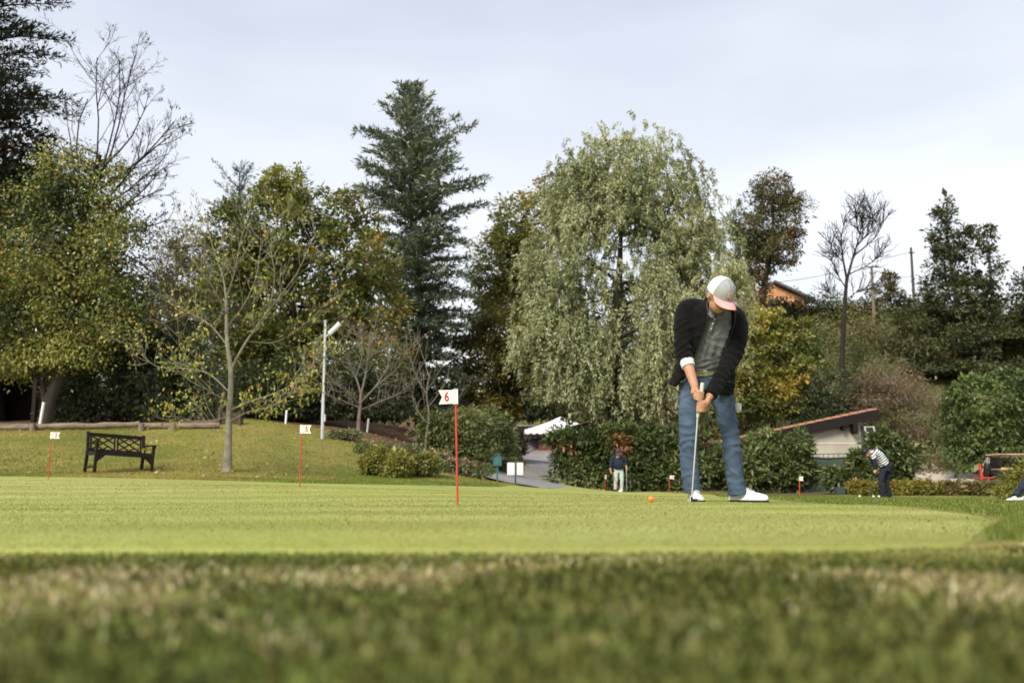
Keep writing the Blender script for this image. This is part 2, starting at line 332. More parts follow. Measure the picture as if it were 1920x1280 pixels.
# ------------------------------------------------------------------ grass blades
def blades(name, x, y, h, w, col, lean=.5, seg=2, seed=0, zoff=0.0, label=None):
    r = rng(seed); n = len(x); z = gz(x, y) + zoff; a = r.uniform(0, 2 * np.pi, n); b = r.uniform(0, 2 * np.pi, n)
    side = np.column_stack([np.cos(a), np.sin(a), 0 * a]) * (w / 2)[:, None]; ln = np.column_stack([np.cos(b), np.sin(b), 0 * b]) * (h * r.uniform(.1, 1, n) * lean)[:, None]
    B = np.column_stack([x, y, z]); up = np.array([0, 0, 1.0])
    if seg == 1:
        V = np.stack([B - side, B + side, B + ln + up * h[:, None]], 1).reshape(-1, 3); Fc = np.arange(3 * n).reshape(n, 3); c = np.repeat(col, 3, 0)
    else:
        m = B + ln * .3 + up * (h * .55)[:, None]; t = B + ln + up * (h * .95)[:, None]
        V = np.stack([B - side, B + side, m + side * .8, m - side * .8, t + side * .15, t - side * .15], 1).reshape(-1, 3)
        i = np.arange(n)[:, None] * 6; Fc = np.concatenate([i + np.array([0, 1, 2, 3]), i + np.array([3, 2, 4, 5])]); c = np.repeat(col, 6, 0)
    return tag(mesh_np(name, V, Fc, M['grass'], col=c), label, 'grass', kind='stuff')
def pick(r, n, pal):
    p = np.array([q[1] for q in pal], float); c = np.array([q[0] for q in pal], float)
    i = r.choice(len(pal), n, p=p / p.sum()); return c[i] * r.uniform(.75, 1.25, (n, 1)) * r.uniform(.93, 1.07, (n, 3))
r = rng(1)
# foreground rough (in front of and beside the green)
def scatter(r, n, x0, x1, y0, y1): return r.uniform(x0, x1, n), r.uniform(y0, y1, n)
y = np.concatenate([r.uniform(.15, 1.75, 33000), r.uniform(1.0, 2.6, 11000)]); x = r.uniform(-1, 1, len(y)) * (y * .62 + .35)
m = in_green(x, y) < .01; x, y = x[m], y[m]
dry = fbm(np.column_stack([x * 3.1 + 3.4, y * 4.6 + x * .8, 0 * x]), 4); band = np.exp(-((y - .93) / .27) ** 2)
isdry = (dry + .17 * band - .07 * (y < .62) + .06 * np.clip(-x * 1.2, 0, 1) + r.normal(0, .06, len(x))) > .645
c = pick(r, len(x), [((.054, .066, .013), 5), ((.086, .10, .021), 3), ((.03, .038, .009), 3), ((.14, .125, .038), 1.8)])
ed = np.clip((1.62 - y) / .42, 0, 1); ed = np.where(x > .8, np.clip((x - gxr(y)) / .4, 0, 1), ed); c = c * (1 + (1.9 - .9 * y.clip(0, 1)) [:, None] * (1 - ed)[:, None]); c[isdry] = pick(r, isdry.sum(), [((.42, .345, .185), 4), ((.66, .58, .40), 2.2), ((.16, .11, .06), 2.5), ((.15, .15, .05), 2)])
h = r.uniform(.005, .0145, len(x)) * np.where(isdry, .8, 1) * np.clip(.75 + (1.6 - y) * .25, .6, 1.2) * (.35 + .65 * ed)
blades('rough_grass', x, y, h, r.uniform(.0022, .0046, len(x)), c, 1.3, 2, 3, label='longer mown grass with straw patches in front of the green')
# rough to the right of the green
n = 65000; y = np.exp(r.uniform(np.log(2.0), np.log(36), n)); x = r.uniform(.8, 1.0, n) * 0 + gxr(y) + r.uniform(0, 1, n) ** 1.3 * np.minimum(1.2 + y * .5, 15)
c = pick(r, n, [((.15, .20, .04), 5), ((.21, .25, .06), 3), ((.10, .14, .03), 3), ((.30, .27, .11), 1)])
m = (y < 31) & (x < 40)
blades('side_grass', x[m], y[m], (r.uniform(.018, .035, n) * np.clip(y / 12, .7, 1.6))[m], (r.uniform(.002, .004, n) * np.clip(y / 2, 1, 8))[m], c[m], .8, 1, 4, label='short grass apron on the right side of the green')
# nap of the green, near part
n = 108000; y = np.exp(r.uniform(np.log(1.6), np.log(14), n)); x = r.uniform(-1, 1, n) * (y * .6 + .4); m = in_green(x, y) > 0; x, y = x[m], y[m]; n = len(x)
t = fbm(np.column_stack([x * .9, y * .45, 0 * x]), 3)[:, None]
c = pick(r, n, [((.28, .30, .085), 5), ((.315, .33, .10), 4), ((.35, .355, .13), 2), ((.26, .28, .07), 2)]); c = (c * .5 + c.mean(0) * .5) * (.70 + .58 * t) * (1 + .12 * np.tanh(2.5 * np.sin((y * .93 + x * .36) * 2 * np.pi / 1.3)))[:, None]
blades('green_nap', x, y, r.uniform(.003, .0055, n) * np.clip(y / 4, 1, 1.4), r.uniform(.0012, .0022, n) * np.clip(y / 2, 1, 6), c, 1.2, 1, 5, .006, label='closely mown pale turf of the putting green')
# lawn on the mound
n = 145000; y = r.uniform(17, 36, n); px = r.uniform(-260, 1060, n); x = (px - 960) / F * y
m = (in_green(x, y) < -.02) & ~((y > 31.2) & (px < 440)) & ~((y > 34.8 - (px - 560) * .016) & (px > 520)); x, y = x[m], y[m]; n = len(x)
t = fbm(np.column_stack([x * .28, y * .28, 0 * x]), 3)[:, None]; t2 = fbm(np.column_stack([x * 1.3, y * 1.3, 0 * x + 5]), 2)[:, None]
q = np.clip((t - .36) * 5 + (y[:, None] - 23) * .09, 0, 1)
c = pick(r, n, [((.19, .24, .05), 1), ((.15, .20, .04), 1)]) * (1 - q) + pick(r, n, [((.34, .30, .085), 1), ((.28, .26, .07), 1), ((.40, .32, .13), .6)]) * q
c *= .7 + .6 * t2
blades('lawn_grass', x, y, r.uniform(.025, .06, n), r.uniform(.009, .021, n), c, .9, 1, 6, label='worn lawn on the bank beyond the green')
# ------------------------------------------------------------------ vegetation
def leaf_quads(P, D, L, Wd, N=None, fold=.15, seed=0):
    """rhombic leaves: base P, direction D, length L, width Wd"""
    r = rng(seed); n = len(P); D = nrm(D)
    if N is None: N = r.normal(0, 1, (n, 3))
    S = nrm(np.cross(D, N)); Q = np.cross(S, D); L = np.broadcast_to(L, (n,))[:, None]; Wd = np.broadcast_to(Wd, (n,))[:, None]
    mid = P + D * L * .45 + Q * Wd * fold
    V = np.stack([P, mid + S * Wd * .5, P + D * L, mid - S * Wd * .5], 1).reshape(-1, 3)
    return V, np.arange(4 * n).reshape(n, 4)
def foliage(name, P, D, L, Wd, col, m, parent, N=None, seed=0, kind='stuff', fold=.15):
    V, Fq = leaf_quads(P, D, L, Wd, N, fold, seed); ob = mesh_np(name, V, Fq, m, parent, col=np.repeat(col, 4, 0))
    if kind: ob['kind'] = kind
    return ob
def lobes_px(lst, d, yk=.85):
    """ellipses seen in the photo -> ellipsoids at their distance: (px, py, rx, ry[, depth offset])"""
    o = []
    for l in lst:
        dd = d + (l[4] if len(l) > 4 else 0); k = F / dd * .985; rx, rz = l[2] / k, l[3] / k; o.append((at(l[0], l[1], dd), np.array([rx, (rx + rz) / 2 * yk, rz])))
    return o
def clumps(lobes, n, r, shell=.55, rough=.35, f=.8):
    w = np.array([np.prod(q[1]) ** (2 / 3) for q in lobes]); i = r.choice(len(lobes), n, p=w / w.sum())
    C = np.array([q[0] for q in lobes])[i]; Rr = np.array([q[1] for q in lobes])[i]
    u = nrm(r.normal(0, 1, (n, 3))); k = (shell + (1 - shell) * np.sqrt(r.uniform(0, 1, n)))
    k *= 1 - rough / 2 + rough * (fbm((C + u * Rr) * f, 3) * 2 - .5)
    return C + u * Rr * k[:, None], u, i
def palette_cols(r, P, pal, n, f=.5, mixn=.25, seed=0):
    """smoothly changing choice from the palette over space, jittered per leaf"""
    w = np.array([q[1] for q in pal], float); cw = np.cumsum(w / w.sum()); c = np.array([q[0] for q in pal], float)
    t = fbm(P * f + seed * 3.7, 3); t = np.clip((t - .5) * 1.9 + .5, 0, .9999); t = np.clip(t + r.normal(0, mixn, n), 0, .9999)
    return c[np.searchsorted(cw, t).clip(0, len(pal) - 1)] * r.uniform(.75, 1.28, (n, 1)) * r.uniform(.92, 1.08, (n, 3))
def branchy(mb, tips, trunk, r, r0=.07, n=5, up=.35):
    """limbs from the trunk line to some of the clump centres"""
    for t in tips:
        j = np.argmin(np.linalg.norm(trunk - (t - np.array([0, 0, up * np.linalg.norm(t[:2] - trunk[:, :2].mean(0))])), axis=1)); a = trunk[j]
        L = np.linalg.norm(t - a)
        if L < .3: continue
        k = (a + t) / 2 + r.normal(0, .08 * L, 3) + np.array([0, 0, -.06 * L]); C = catmull([a, k, t], 3)
        mb.tube(C, np.linspace(min(r0, .03 * L + .02), .012, len(C)), 4, cap=False)
def stem(base, top, r0, r1, r, wob=.25, k=5, sides=10, flare=1.5, via=None):
    P = [np.array(base)] + ([np.array(v) for v in via] if via else [np.array(base) + (np.array(top) - base) * t + np.append(r.normal(0, wob, 2), 0) for t in np.linspace(0, 1, k)[1:-1]]) + [np.array(top)]
    C = catmull(P, 5); rad = np.linspace(r0, r1, len(C)); t = np.linspace(0, 1, len(C)); rad = rad * (1 + (flare - 1) * np.exp(-t * 14)); return C, rad
def tree(name, label, base, lobes, pal, nclump, per, cr, L, Wd, seed, trunk_top=None, r0=.2, r1=.05, m='leaf', bark='bark_dark', group=None, cat='tree', shell=.55, flat=.7, droop=.25, limbs=40, f=.5, mixn=.22, via=None, rough=.35, trunk=True, colfn=None, cluster=1.0, limb_r=.09):
    r = rng(seed); base = np.asarray(base, float); root = empty(name, base, label, cat, group)
    Cc, U, _ = clumps(lobes, nclump, r, shell, rough)
    low = base[2] + .05; Cc[:, 2] = np.maximum(Cc[:, 2], low + .1)
    n = nclump * per; i = np.repeat(np.arange(nclump), per); rad = cr * r.uniform(.55, 1.4, nclump)
    off = r.normal(0, 1, (n, 3)); off = nrm(off) * (r.uniform(0, 1, n) ** .5)[:, None] * rad[i][:, None]; off[:, 2] *= flat
    P = Cc[i] + off; P[:, 2] = np.maximum(P[:, 2], low)
    D = nrm(off) * .6 + U[i] * .5 + r.normal(0, .55, (n, 3)) - np.array([0, 0, droop])
    N = np.array([0, 0, 1.0]) + U[i] * .4 + r.normal(0, .55, (n, 3))
    col = palette_cols(r, Cc, pal, nclump, f, mixn * .6, seed)[i] * .5 + palette_cols(r, P, pal, n, f, mixn, seed) * .5
    if colfn is not None: col = colfn(P, col, r)
    if m == 'waxy': dl = r.uniform(0, 1, n) < .012; col[dl] = pick(r, dl.sum(), [((.38, .26, .06), 1), ((.22, .12, .06), 1)]) if dl.any() else col[dl]
    foliage('crown', P, D, L * (sz := r.lognormal(0, .32, n)), Wd * sz * r.uniform(.8, 1.15, n), col, M[m], root, N, seed)
    if trunk:
        top = np.asarray(trunk_top if trunk_top is not None else lobes[0][0]); C, rd = stem(base - np.array([0, 0, .2]), top, r0, r1, r, wob=.12, via=via)
        mb = MB(); mb.tube(C, rd, 10); branchy(mb, Cc[r.choice(nclump, min(limbs, nclump), replace=False)], C[len(C) // 6:], r, limb_r)
        mb.build('trunk', M[bark], root, smooth=True, fix=False)
    return root

def twig_tree(mb, p, d, L, rad, lv, r, tips, spread=.6, nseg=4, up=.12, kids=(3, 5), decay=.62, minr=.004, gnarl=.12):
    P = [p]; q = p.copy(); d = nrm(d)
    for k in range(nseg):
        d = nrm(d + r.normal(0, gnarl, 3) + np.array([0, 0, up])); q = q + d * L / nseg; P.append(q)
    P = np.array(P); mb.tube(P, np.linspace(rad, max(rad * .45, minr), nseg + 1), 6 if rad > .03 else (4 if rad > .012 else 3), cap=False)
    if lv == 0: tips.append((P[-1], d)); tips.append((P[-2], d)); return
    for k in range(r.integers(kids[0], kids[1] + 1)):
        t = r.uniform(.3, 1.0); j = min(int(t * nseg), nseg - 1); b = P[j] + (P[j + 1] - P[j]) * (t * nseg - j); a = nrm(r.normal(0, 1, 3)); a = nrm(a - d * (a @ d))
        twig_tree(mb, b, d * (1 - spread * .5) + a * spread * r.uniform(.6, 1.2), L * decay * r.uniform(.7, 1.15) * (1.15 - .4 * t), max(rad * .5 * (1.1 - .4 * t), minr), lv - 1, r, tips, spread, nseg, up, kids, decay, minr, gnarl)

def conifer(name, label, base, top, prof, pal, seed, nbr=150, needle=(.20, .035), per=16, r0=.3, up_top=.7, sag=.25, dens=1.0, group=None, lean=None):
    """prof: list of (height fraction, branch length m)"""
    r = rng(seed); base = np.asarray(base, float); top = np.asarray(top, float); root = empty(name, base, label, 'tree', group)
    C, rd = stem(base - np.array([0, 0, .2]), top, r0, .02, r, .1, 6, flare=1.3); mb = MB(); mb.tube(C, rd, 9)
    PF = np.array(prof); P = []; D = []; Nn = []
    H = np.linspace(PF[0, 0], .995, nbr) + r.normal(0, .008, nbr); ga = 0
    for k, h in enumerate(H):
        h = float(np.clip(h, PF[0, 0], .995)); ga += 2.4 + r.normal(0, .35); Lb = np.interp(h, PF[:, 0], PF[:, 1]) * r.uniform(.66, 1.2); b = C[0] + (C[-1] - C[0]) * h
        b = C[min(int(h * (len(C) - 1)), len(C) - 1)] if len(C) > 2 else b; b = np.array([b[0], b[1], base[2] + (top[2] - base[2]) * h])
        hd = np.array([math.cos(ga), math.sin(ga), 0]); e0 = np.interp(h, [0, .5, .85, 1], [.12, .38, .68, up_top + .6]) + r.normal(0, .07)
        ns = max(4, int(Lb / .35)); s = np.linspace(0, 1, ns + 1); zz = Lb * (e0 * s - sag * s ** 2.2 * (1.0 - h * .6)); B = b + np.outer(s * Lb, hd); B[:, 2] += zz
        B[1:] += r.normal(0, .04, (ns, 3)); mb.tube(B, np.linspace(.015 + .012 * Lb, .008, ns + 1), 4, cap=False); side = np.array([-hd[1], hd[0], 0])
        for j in range(1, ns + 1):                     # flat sprays of side branchlets
            wl_ = (.55 * (1 - .65 * s[j]) * min(Lb, 2.8) * .5 + .15) * r.uniform(.7, 1.3); T = nrm(B[j] - B[j - 1])
            for sg in (-1, 1):
                dv = nrm(side * sg * .9 + T * .65 + np.array([0, 0, r.normal(-.08, .12)])); m_ = max(3, int(per * dens * wl_ / .8)); t = r.uniform(.0, 1, m_)
                pp = B[j - 1] + (B[j] - B[j - 1]) * r.uniform(0, 1, (m_, 1)) + np.outer(t * wl_, dv); pp[:, 2] -= (t * wl_) ** 2 * .18; P.append(pp + r.normal(0, .03, (m_, 3)))
                D.append(dv * .8 + np.array([0, 0, .25]) + r.normal(0, .42, (m_, 3))); Nn.append(np.array([0, 0, 1.0]) + r.normal(0, .5, (m_, 3)))
            m_ = int(5 * dens); P.append(B[j] + r.normal(0, .05, (m_, 3))); D.append(T + np.array([0, 0, .3]) + r.normal(0, .4, (m_, 3))); Nn.append(np.array([0, 0, 1.0]) + r.normal(0, .5, (m_, 3)))
    P = np.vstack(P); D = np.vstack(D); Nn = np.vstack(Nn); n = len(P)
    foliage('crown', P, D, needle[0] * r.uniform(.6, 1.4, n), needle[1] * r.uniform(.7, 1.4, n), palette_cols(r, P, pal, n, .6, .25, seed), M['needle'], root, Nn, seed)
    mb.build('trunk', M['bark_dark'], root, smooth=True, fix=False); return root

# --- willow
def willow():
    r = rng(77); base = onG(1150, 45); root = empty('willow_tree', base, 'tall weeping willow with pale silvery green hanging strands behind the hedge', 'tree')
    lob = lobes_px([(1180, 335, 105, 80), (1110, 375, 82, 85), (1255, 390, 80, 95), (1150, 480, 145, 115), (1310, 490, 66, 90), (1060, 500, 75, 85), (1040, 590, 76, 76), (1150, 590, 150, 100), (1265, 610, 95, 95), (1130, 268, 30, 38), (1207, 262, 42, 36), (1080, 650, 85, 60), (1210, 660, 110, 60), (1330, 590, 50, 80), (1150, 690, 120, 45), (1260, 700, 80, 45), (1070, 695, 60, 45), (1075, 350, 45, 60), (1240, 335, 50, 55), (1300, 430, 50, 70), (1350, 530, 36, 60), (1140, 728, 85, 34), (1235, 730, 75, 30)], 45, .95)
    ns = 4500; nb = 510; A, U, _ = clumps(lob, nb, r, .55, .28, 1.0); ib = np.repeat(np.arange(nb), ns // nb + 1)[:ns]; A = A[ib] + r.normal(0, 1, (ns, 3)) * np.array([.36, .36, .48]); U = U[ib]; Ls = r.uniform(.5, 1.0, ns) * r.uniform(.9, 2.5, nb)[ib] * np.where(A[:, 2] > 9.5, .55, 1.0)
    k = 38; t = r.uniform(0, 1, (ns, k)); hor = U.copy(); hor[:, 2] = 0; hor = nrm(hor + r.normal(0, .5, (ns, 3)) * np.array([1, 1, 0]))
    ph = r.uniform(0, 6.3, ns)[:, None]; amp = r.uniform(.03, .12, ns)[:, None]
    reach = (1 - np.exp(-t * 3)) * (.30 * Ls)[:, None]
    P = A[:, None] + hor[:, None] * reach[..., None]; P[..., 2] += (.45 * t * (1 - t) - t * 1.0) * Ls[:, None] * 1.0
    P[..., 0] += np.sin(t * 5 + ph) * amp; P = P.reshape(-1, 3); P += r.normal(0, .05, P.shape); n = len(P)
    keep = P[:, 2] > np.where(P[:, 0] < at(1062, 700, 45)[0], 3.9, 2.35); hi = (P[:, 2] > 3.2) | (r.uniform(0, 1, n) < .5); keep &= hi
    D = np.repeat(hor, k, 0) * .45 + np.array([0, 0, -.75]) + r.normal(0, .45, (n, 3)); N = np.repeat(hor, k, 0) + r.normal(0, .7, (n, 3)) + np.array([0, 0, .5])
    pal = [((.20, .22, .10), 3), ((.29, .31, .15), 4), ((.41, .42, .25), 3), ((.36, .36, .15), 1.0)]
    col = palette_cols(r, np.repeat(A, k, 0), pal, n, .35, .22, 7)
    col = np.where((r.uniform(0, 1, n) < .16)[:, None], np.array([.48, .50, .33]), col)
    P, D, N, col = P[keep], D[keep], N[keep], col[keep]; n = len(P)
    foliage('crown', P, D, r.uniform(.13, .27, n), r.uniform(.042, .08, n), col, M['leaf'], root, N, 5)
    mb = MB(); C, rd = stem(base - np.array([0, 0, .2]), at(1165, 420, 45), .42, .08, r, .2, via=[at(1155, 740, 45), at(1150, 640, 45.1), at(1160, 530, 45)]); mb.tube(C, rd, 10)
    for q in lob: branchy(mb, [q[0] + r.normal(0, .5, 3) for _ in range(1)], C[4:], r, .10)
    branchy(mb, A[r.choice(ns, 25, replace=False)], C[5:], r, .045); mb.build('trunk', M['bark_dark'], root, smooth=True, fix=False)
willow()
# --- big cedar and its neighbour
conifer('cedar_tree', 'tall blue-green cedar with tiered branches rising highest in the middle', onG(792, 50), at(766, 168, 50), [(.06, 2.5), (.2, 2.7), (.4, 2.7), (.55, 3.0), (.68, 3.45), (.78, 2.9), (.86, 1.9), (.93, 1.1), (1, .25)],
        [((.12, .155, .105), 3), ((.195, .235, .165), 4), ((.30, .335, .26), 2), ((.11, .13, .075), 2)], 11, nbr=150, per=30, r0=.34, dens=1.1, needle=(.30, .076))
conifer('cedar_tree', 'small-topped blue cedar peeping out behind the olive broadleaf crown', onG(452, 62), at(450, 322, 62), [(.2, 2.8), (.6, 2.8), (.8, 2.3), (.92, 1.6), (1, .35)], [((.06, .09, .08), 3), ((.10, .135, .125), 3)], 12, nbr=70, per=12, r0=.35, needle=(.28, .055))
conifer('cedar_tree', 'dark cedar at the left edge with drooping upper boughs against the sky', onG(-45, 36), at(-30, -230, 36), [(.25, 2.8), (.6, 3.0), (.75, 2.7), (.88, 1.8), (1, .3)], [((.025, .04, .028), 3), ((.045, .06, .04), 3)], 13, nbr=120, per=22, r0=.4, sag=.36, needle=(.26, .06))
# --- broadleaf trees
def warm_right(px0, px1, d, rgb, amt):
    x0, x1 = at(px0, 500, d)[0], at(px1, 500, d)[0]
    def fn(P, col, r):
        t = np.clip((P[:, 0] - x0) / (x1 - x0), 0, 1) * amt * np.clip(fbm(P * .5 + 9, 2) * 2.2 - .5, 0, 1); hit = r.uniform(0, 1, len(P)) < t
        col = col.copy(); col[hit] = np.array(rgb) * r.uniform(.7, 1.3, (hit.sum(), 1)); return col
    return fn
OL = [((.115, .135, .04), 4), ((.19, .205, .056), 4), ((.28, .265, .08), 2.6)]
tree('hornbeam_tree', 'broad olive-green tree turning rust-orange on its right, left of the tall cedar', onG(560, 43), lobes_px([(520, 430, 95, 100), (560, 520, 130, 140), (655, 520, 95, 120), (690, 590, 70, 90), (465, 560, 95, 120), (540, 355, 48, 45), (632, 388, 40, 45), (600, 670, 150, 90), (430, 450, 50, 70), (470, 690, 90, 80)], 43),
     OL, 760, 80, .55, .165, .097, 21, at(540, 400, 43), .3, colfn=warm_right(560, 740, 43, (.40, .23, .09), .22), limbs=70, bark='bark_dark')
tree('evergreen_shrub', 'dark clipped evergreen mass under the trees behind the lamp post', onG(520, 40), lobes_px([(470, 740, 60, 60), (550, 740, 80, 62), (640, 740, 70, 62), (720, 750, 60, 60), (600, 700, 120, 50)], 39.5),
     [((.06, .075, .034), 3), ((.10, .12, .055), 3)], 420, 70, .45, .135, .068, 22, cat='shrub', trunk=False, shell=.5)
tree('ash_tree', 'yellowing tree between the tall cedar and the willow', onG(945, 58), lobes_px([(965, 425, 48, 60), (930, 500, 55, 75), (1010, 395, 42, 55), (985, 520, 55, 90), (940, 600, 65, 80)], 58),
     [((.16, .175, .055), 3), ((.26, .25, .075), 4), ((.35, .31, .10), 2), ((.40, .25, .08), .5)], 360, 75, .6, .18, .10, 23, at(975, 420, 58), .28, limbs=60, shell=.4)
tree('chestnut_tree', 'low bronze and olive tree right of the cedar, above the loose shrubs', onG(960, 52), lobes_px([(930, 660, 75, 70), (985, 685, 62, 60), (915, 740, 60, 50), (1010, 640, 50, 60), (935, 765, 45, 36)], 52),
     [((.10, .10, .032), 3), ((.17, .15, .045), 3), ((.26, .19, .06), 2), ((.15, .17, .055), 2)], 420, 80, .5, .16, .09, 24, at(960, 640, 52), .2, limbs=40)
CH = [((.042, .06, .017), 5), ((.095, .12, .03), 4), ((.22, .235, .06), 3), ((.38, .37, .105), 1.4)]
def cherry():
    r = rng(31); base = onG(80, 31.5); root = empty('cherry_tree', base, 'leaning old cherry with yellowing leaves and bare top branches on the left', 'tree')
    lob = lobes_px([(90, 430, 110, 120), (215, 470, 75, 85), (120, 335, 60, 70), (190, 350, 60, 75), (40, 560, 95, 80), (150, 570, 85, 60), (235, 560, 50, 60), (95, 662, 62, 40), (20, 660, 70, 46), (150, 640, 50, 40)], 31.2, .95)
    Cc, U, _ = clumps(lob, 600, r, .45, .6, .9); per = 62; n = len(Cc) * per; i = np.repeat(np.arange(len(Cc)), per)
    off = r.normal(0, 1, (n, 3)) * np.array([.30, .30, .13]); off += hor_drop(off); P = Cc[i] + off
    D = nrm(off) * .5 + np.array([0, 0, -.55]) + r.normal(0, .5, (n, 3)); N = np.array([0, -.35, .8]) + r.normal(0, .5, (n, 3))
    col = palette_cols(r, P, CH, n, .55, .24, 3); oh = r.uniform(0, 1, n) < .03; col[oh] = np.array([.48, .26, .05]); foliage('crown', P, D, r.uniform(.09, .15, n), r.uniform(.05, .085, n), col, M['leaf'], root, N, 6)
    mb = MB(); C, rd = stem(base - np.array([0, 0, .2]), at(186, 290, 31.2), .20, .08, r, via=[at(95, 745, 31.4), at(118, 690, 31.4), at(132, 600, 31.2), at(143, 520, 31.2), at(160, 400, 31.2)], flare=1.35); mb.tube(C, rd, 12)
    mb.tube(catmull([at(84, 760, 31.4), at(75, 650, 31.6), at(72, 560, 31.7), at(78, 450, 31.7), at(60, 330, 31.6)], 4), np.linspace(.10, .04, 17), 8)
    branchy(mb, Cc[r.choice(len(Cc), 70, replace=False)], C[8:], r, .06); tips = []; tw = MB()
    for (sx, sy, ex, ey) in [(160, 400, 188, 100), (165, 380, 245, 140), (175, 340, 300, 190), (180, 360, 330, 260), (185, 390, 340, 320), (175, 420, 320, 380), (165, 440, 90, 190), (190, 430, 330, 430), (160, 450, 140, 150), (200, 460, 310, 500), (172, 370, 270, 130), (178, 400, 320, 230), (186, 420, 350, 350)]:
        a, b = at(sx, sy, 31.2), at(ex, ey, 31.2 + r.uniform(-1.5, 1.5)); Lb = np.linalg.norm(b - a); twig_tree(tw, a, b - a, Lb, .036, 3, r, tips, .62, 5, .05, (5, 6), .42, .0042, .11)
    mb.build('trunk', M['bark_dark'], root, smooth=True, fix=False)
    tw.build('bare_branches', M['twig_dark'], root, smooth=True, fix=False)
    T = np.array([t[0] for t in tips]); k = r.choice(len(T), 260); n = len(k); foliage('top_leaves', T[k] + r.normal(0, .05, (n, 3)), np.array([0, 0, -1.0]) + r.normal(0, .4, (n, 3)), r.uniform(.1, .16, n), .05, pick(r, n, [((.05, .045, .02), 2), ((.09, .07, .03), 1)]), M['leaf'], root, None, 8)
def hor_drop(off): return np.column_stack([0 * off[:, 0], 0 * off[:, 0], -.5 * (off[:, 0] ** 2 + off[:, 1] ** 2)])
cherry()
tree('maple_tree', 'dark bronze-leaved tree filling the left edge below the cedar', onG(-10, 37), lobes_px([(15, 300, 80, 130), (-60, 400, 110, 160), (50, 470, 100, 130), (-20, 580, 140, 110), (120, 560, 120, 110)], 37),
     [((.03, .034, .015), 4), ((.055, .055, .024), 3), ((.085, .042, .026), 1.3)], 560, 55, .55, .175, .12, 33, at(10, 250, 37), .3, limbs=40)
tree('laurel_thicket', 'dark evergreen thicket behind the log edging, right of the leaning cherry', onG(240, 34), lobes_px([(130, 730, 48, 72), (200, 705, 80, 95), (290, 715, 80, 90), (365, 735, 55, 70), (330, 660, 50, 60), (240, 640, 70, 60)], 34),
     [((.085, .10, .048), 4), ((.135, .15, .08), 3), ((.19, .20, .115), 1.5)], 560, 70, .40, .12, .06, 34, cat='shrub', trunk=False, m='waxy', shell=.5)
tree('barberry_bush', 'red-brown plumed shrub rising out of the dark thicket', onG(285, 35.5), lobes_px([(285, 660, 55, 40), (315, 690, 40, 45), (250, 690, 35, 40)], 35.3),
     [((.11, .035, .022), 3), ((.15, .07, .03), 2), ((.07, .05, .025), 2)], 130, 60, .4, .11, .05, 35, cat='shrub', r0=.08, limbs=30)
tree('birch_tree', 'hazy beige-olive thin tree far behind between cherry and hornbeam', onG(330, 56), lobes_px([(320, 520, 60, 70), (350, 460, 45, 45), (300, 600, 60, 60), (380, 600, 60, 70), (395, 520, 45, 60)], 56),
     [((.17, .14, .075), 3), ((.20, .18, .09), 3), ((.12, .12, .05), 2)], 300, 55, .6, .15, .07, 36, at(330, 450, 56), .15, limbs=80, shell=.3, bark='twig')
# backdrop wood: far canopy that reads as one mass
def wood():
    r = rng(90); L = []
    for k in range(44): px = r.uniform(-300, 1400); d = r.uniform(66, 84) if px < 880 else r.uniform(92, 105); top = np.interp(px, [-300, 250, 380, 800, 900, 1100, 1400], [420, 470, 520, 520, 560, 600, 640]) + r.uniform(-15, 60); L += lobes_px([(px, (top + 800) / 2, r.uniform(45, 75), (800 - top) / 2)], d)
    L += [(at(px, 775, 64), np.array([3.0, 1.5, 1.6])) for px in range(-300, 870, 60)] + [(at(px, 745, 61), np.array([2.4, 1.4, 2.0])) for px in range(540, 890, 45)] + [(at(px, 725, 62), np.array([2.6, 1.4, 2.0])) for px in range(-280, 540, 55)]; Cc, U, _ = clumps(L, 1450, r, .35, .4); per = 32; n = 1450 * per; i = np.repeat(np.arange(1450), per); off = nrm(r.normal(0, 1, (n, 3))) * (r.uniform(0, 1, n) ** .5)[:, None] * .95; P = Cc[i] + off
    V, Fq = leaf_quads(P, nrm(off) + r.normal(0, .5, (n, 3)), r.uniform(.3, .5, n), r.uniform(.18, .3, n), np.array([0, 0, 1.0]) + r.normal(0, .6, (n, 3)))
    col = palette_cols(r, P, [((.065, .08, .03), 4), ((.12, .125, .048), 3), ((.19, .17, .065), 2)], n, .25, .2, 4)
    tag(mesh_np('distant_wood', V, Fq, M['leaf'], col=np.repeat(col, 4, 0)), 'dark wooded slope closing the view behind the trees', 'wood', kind='stuff')
wood()
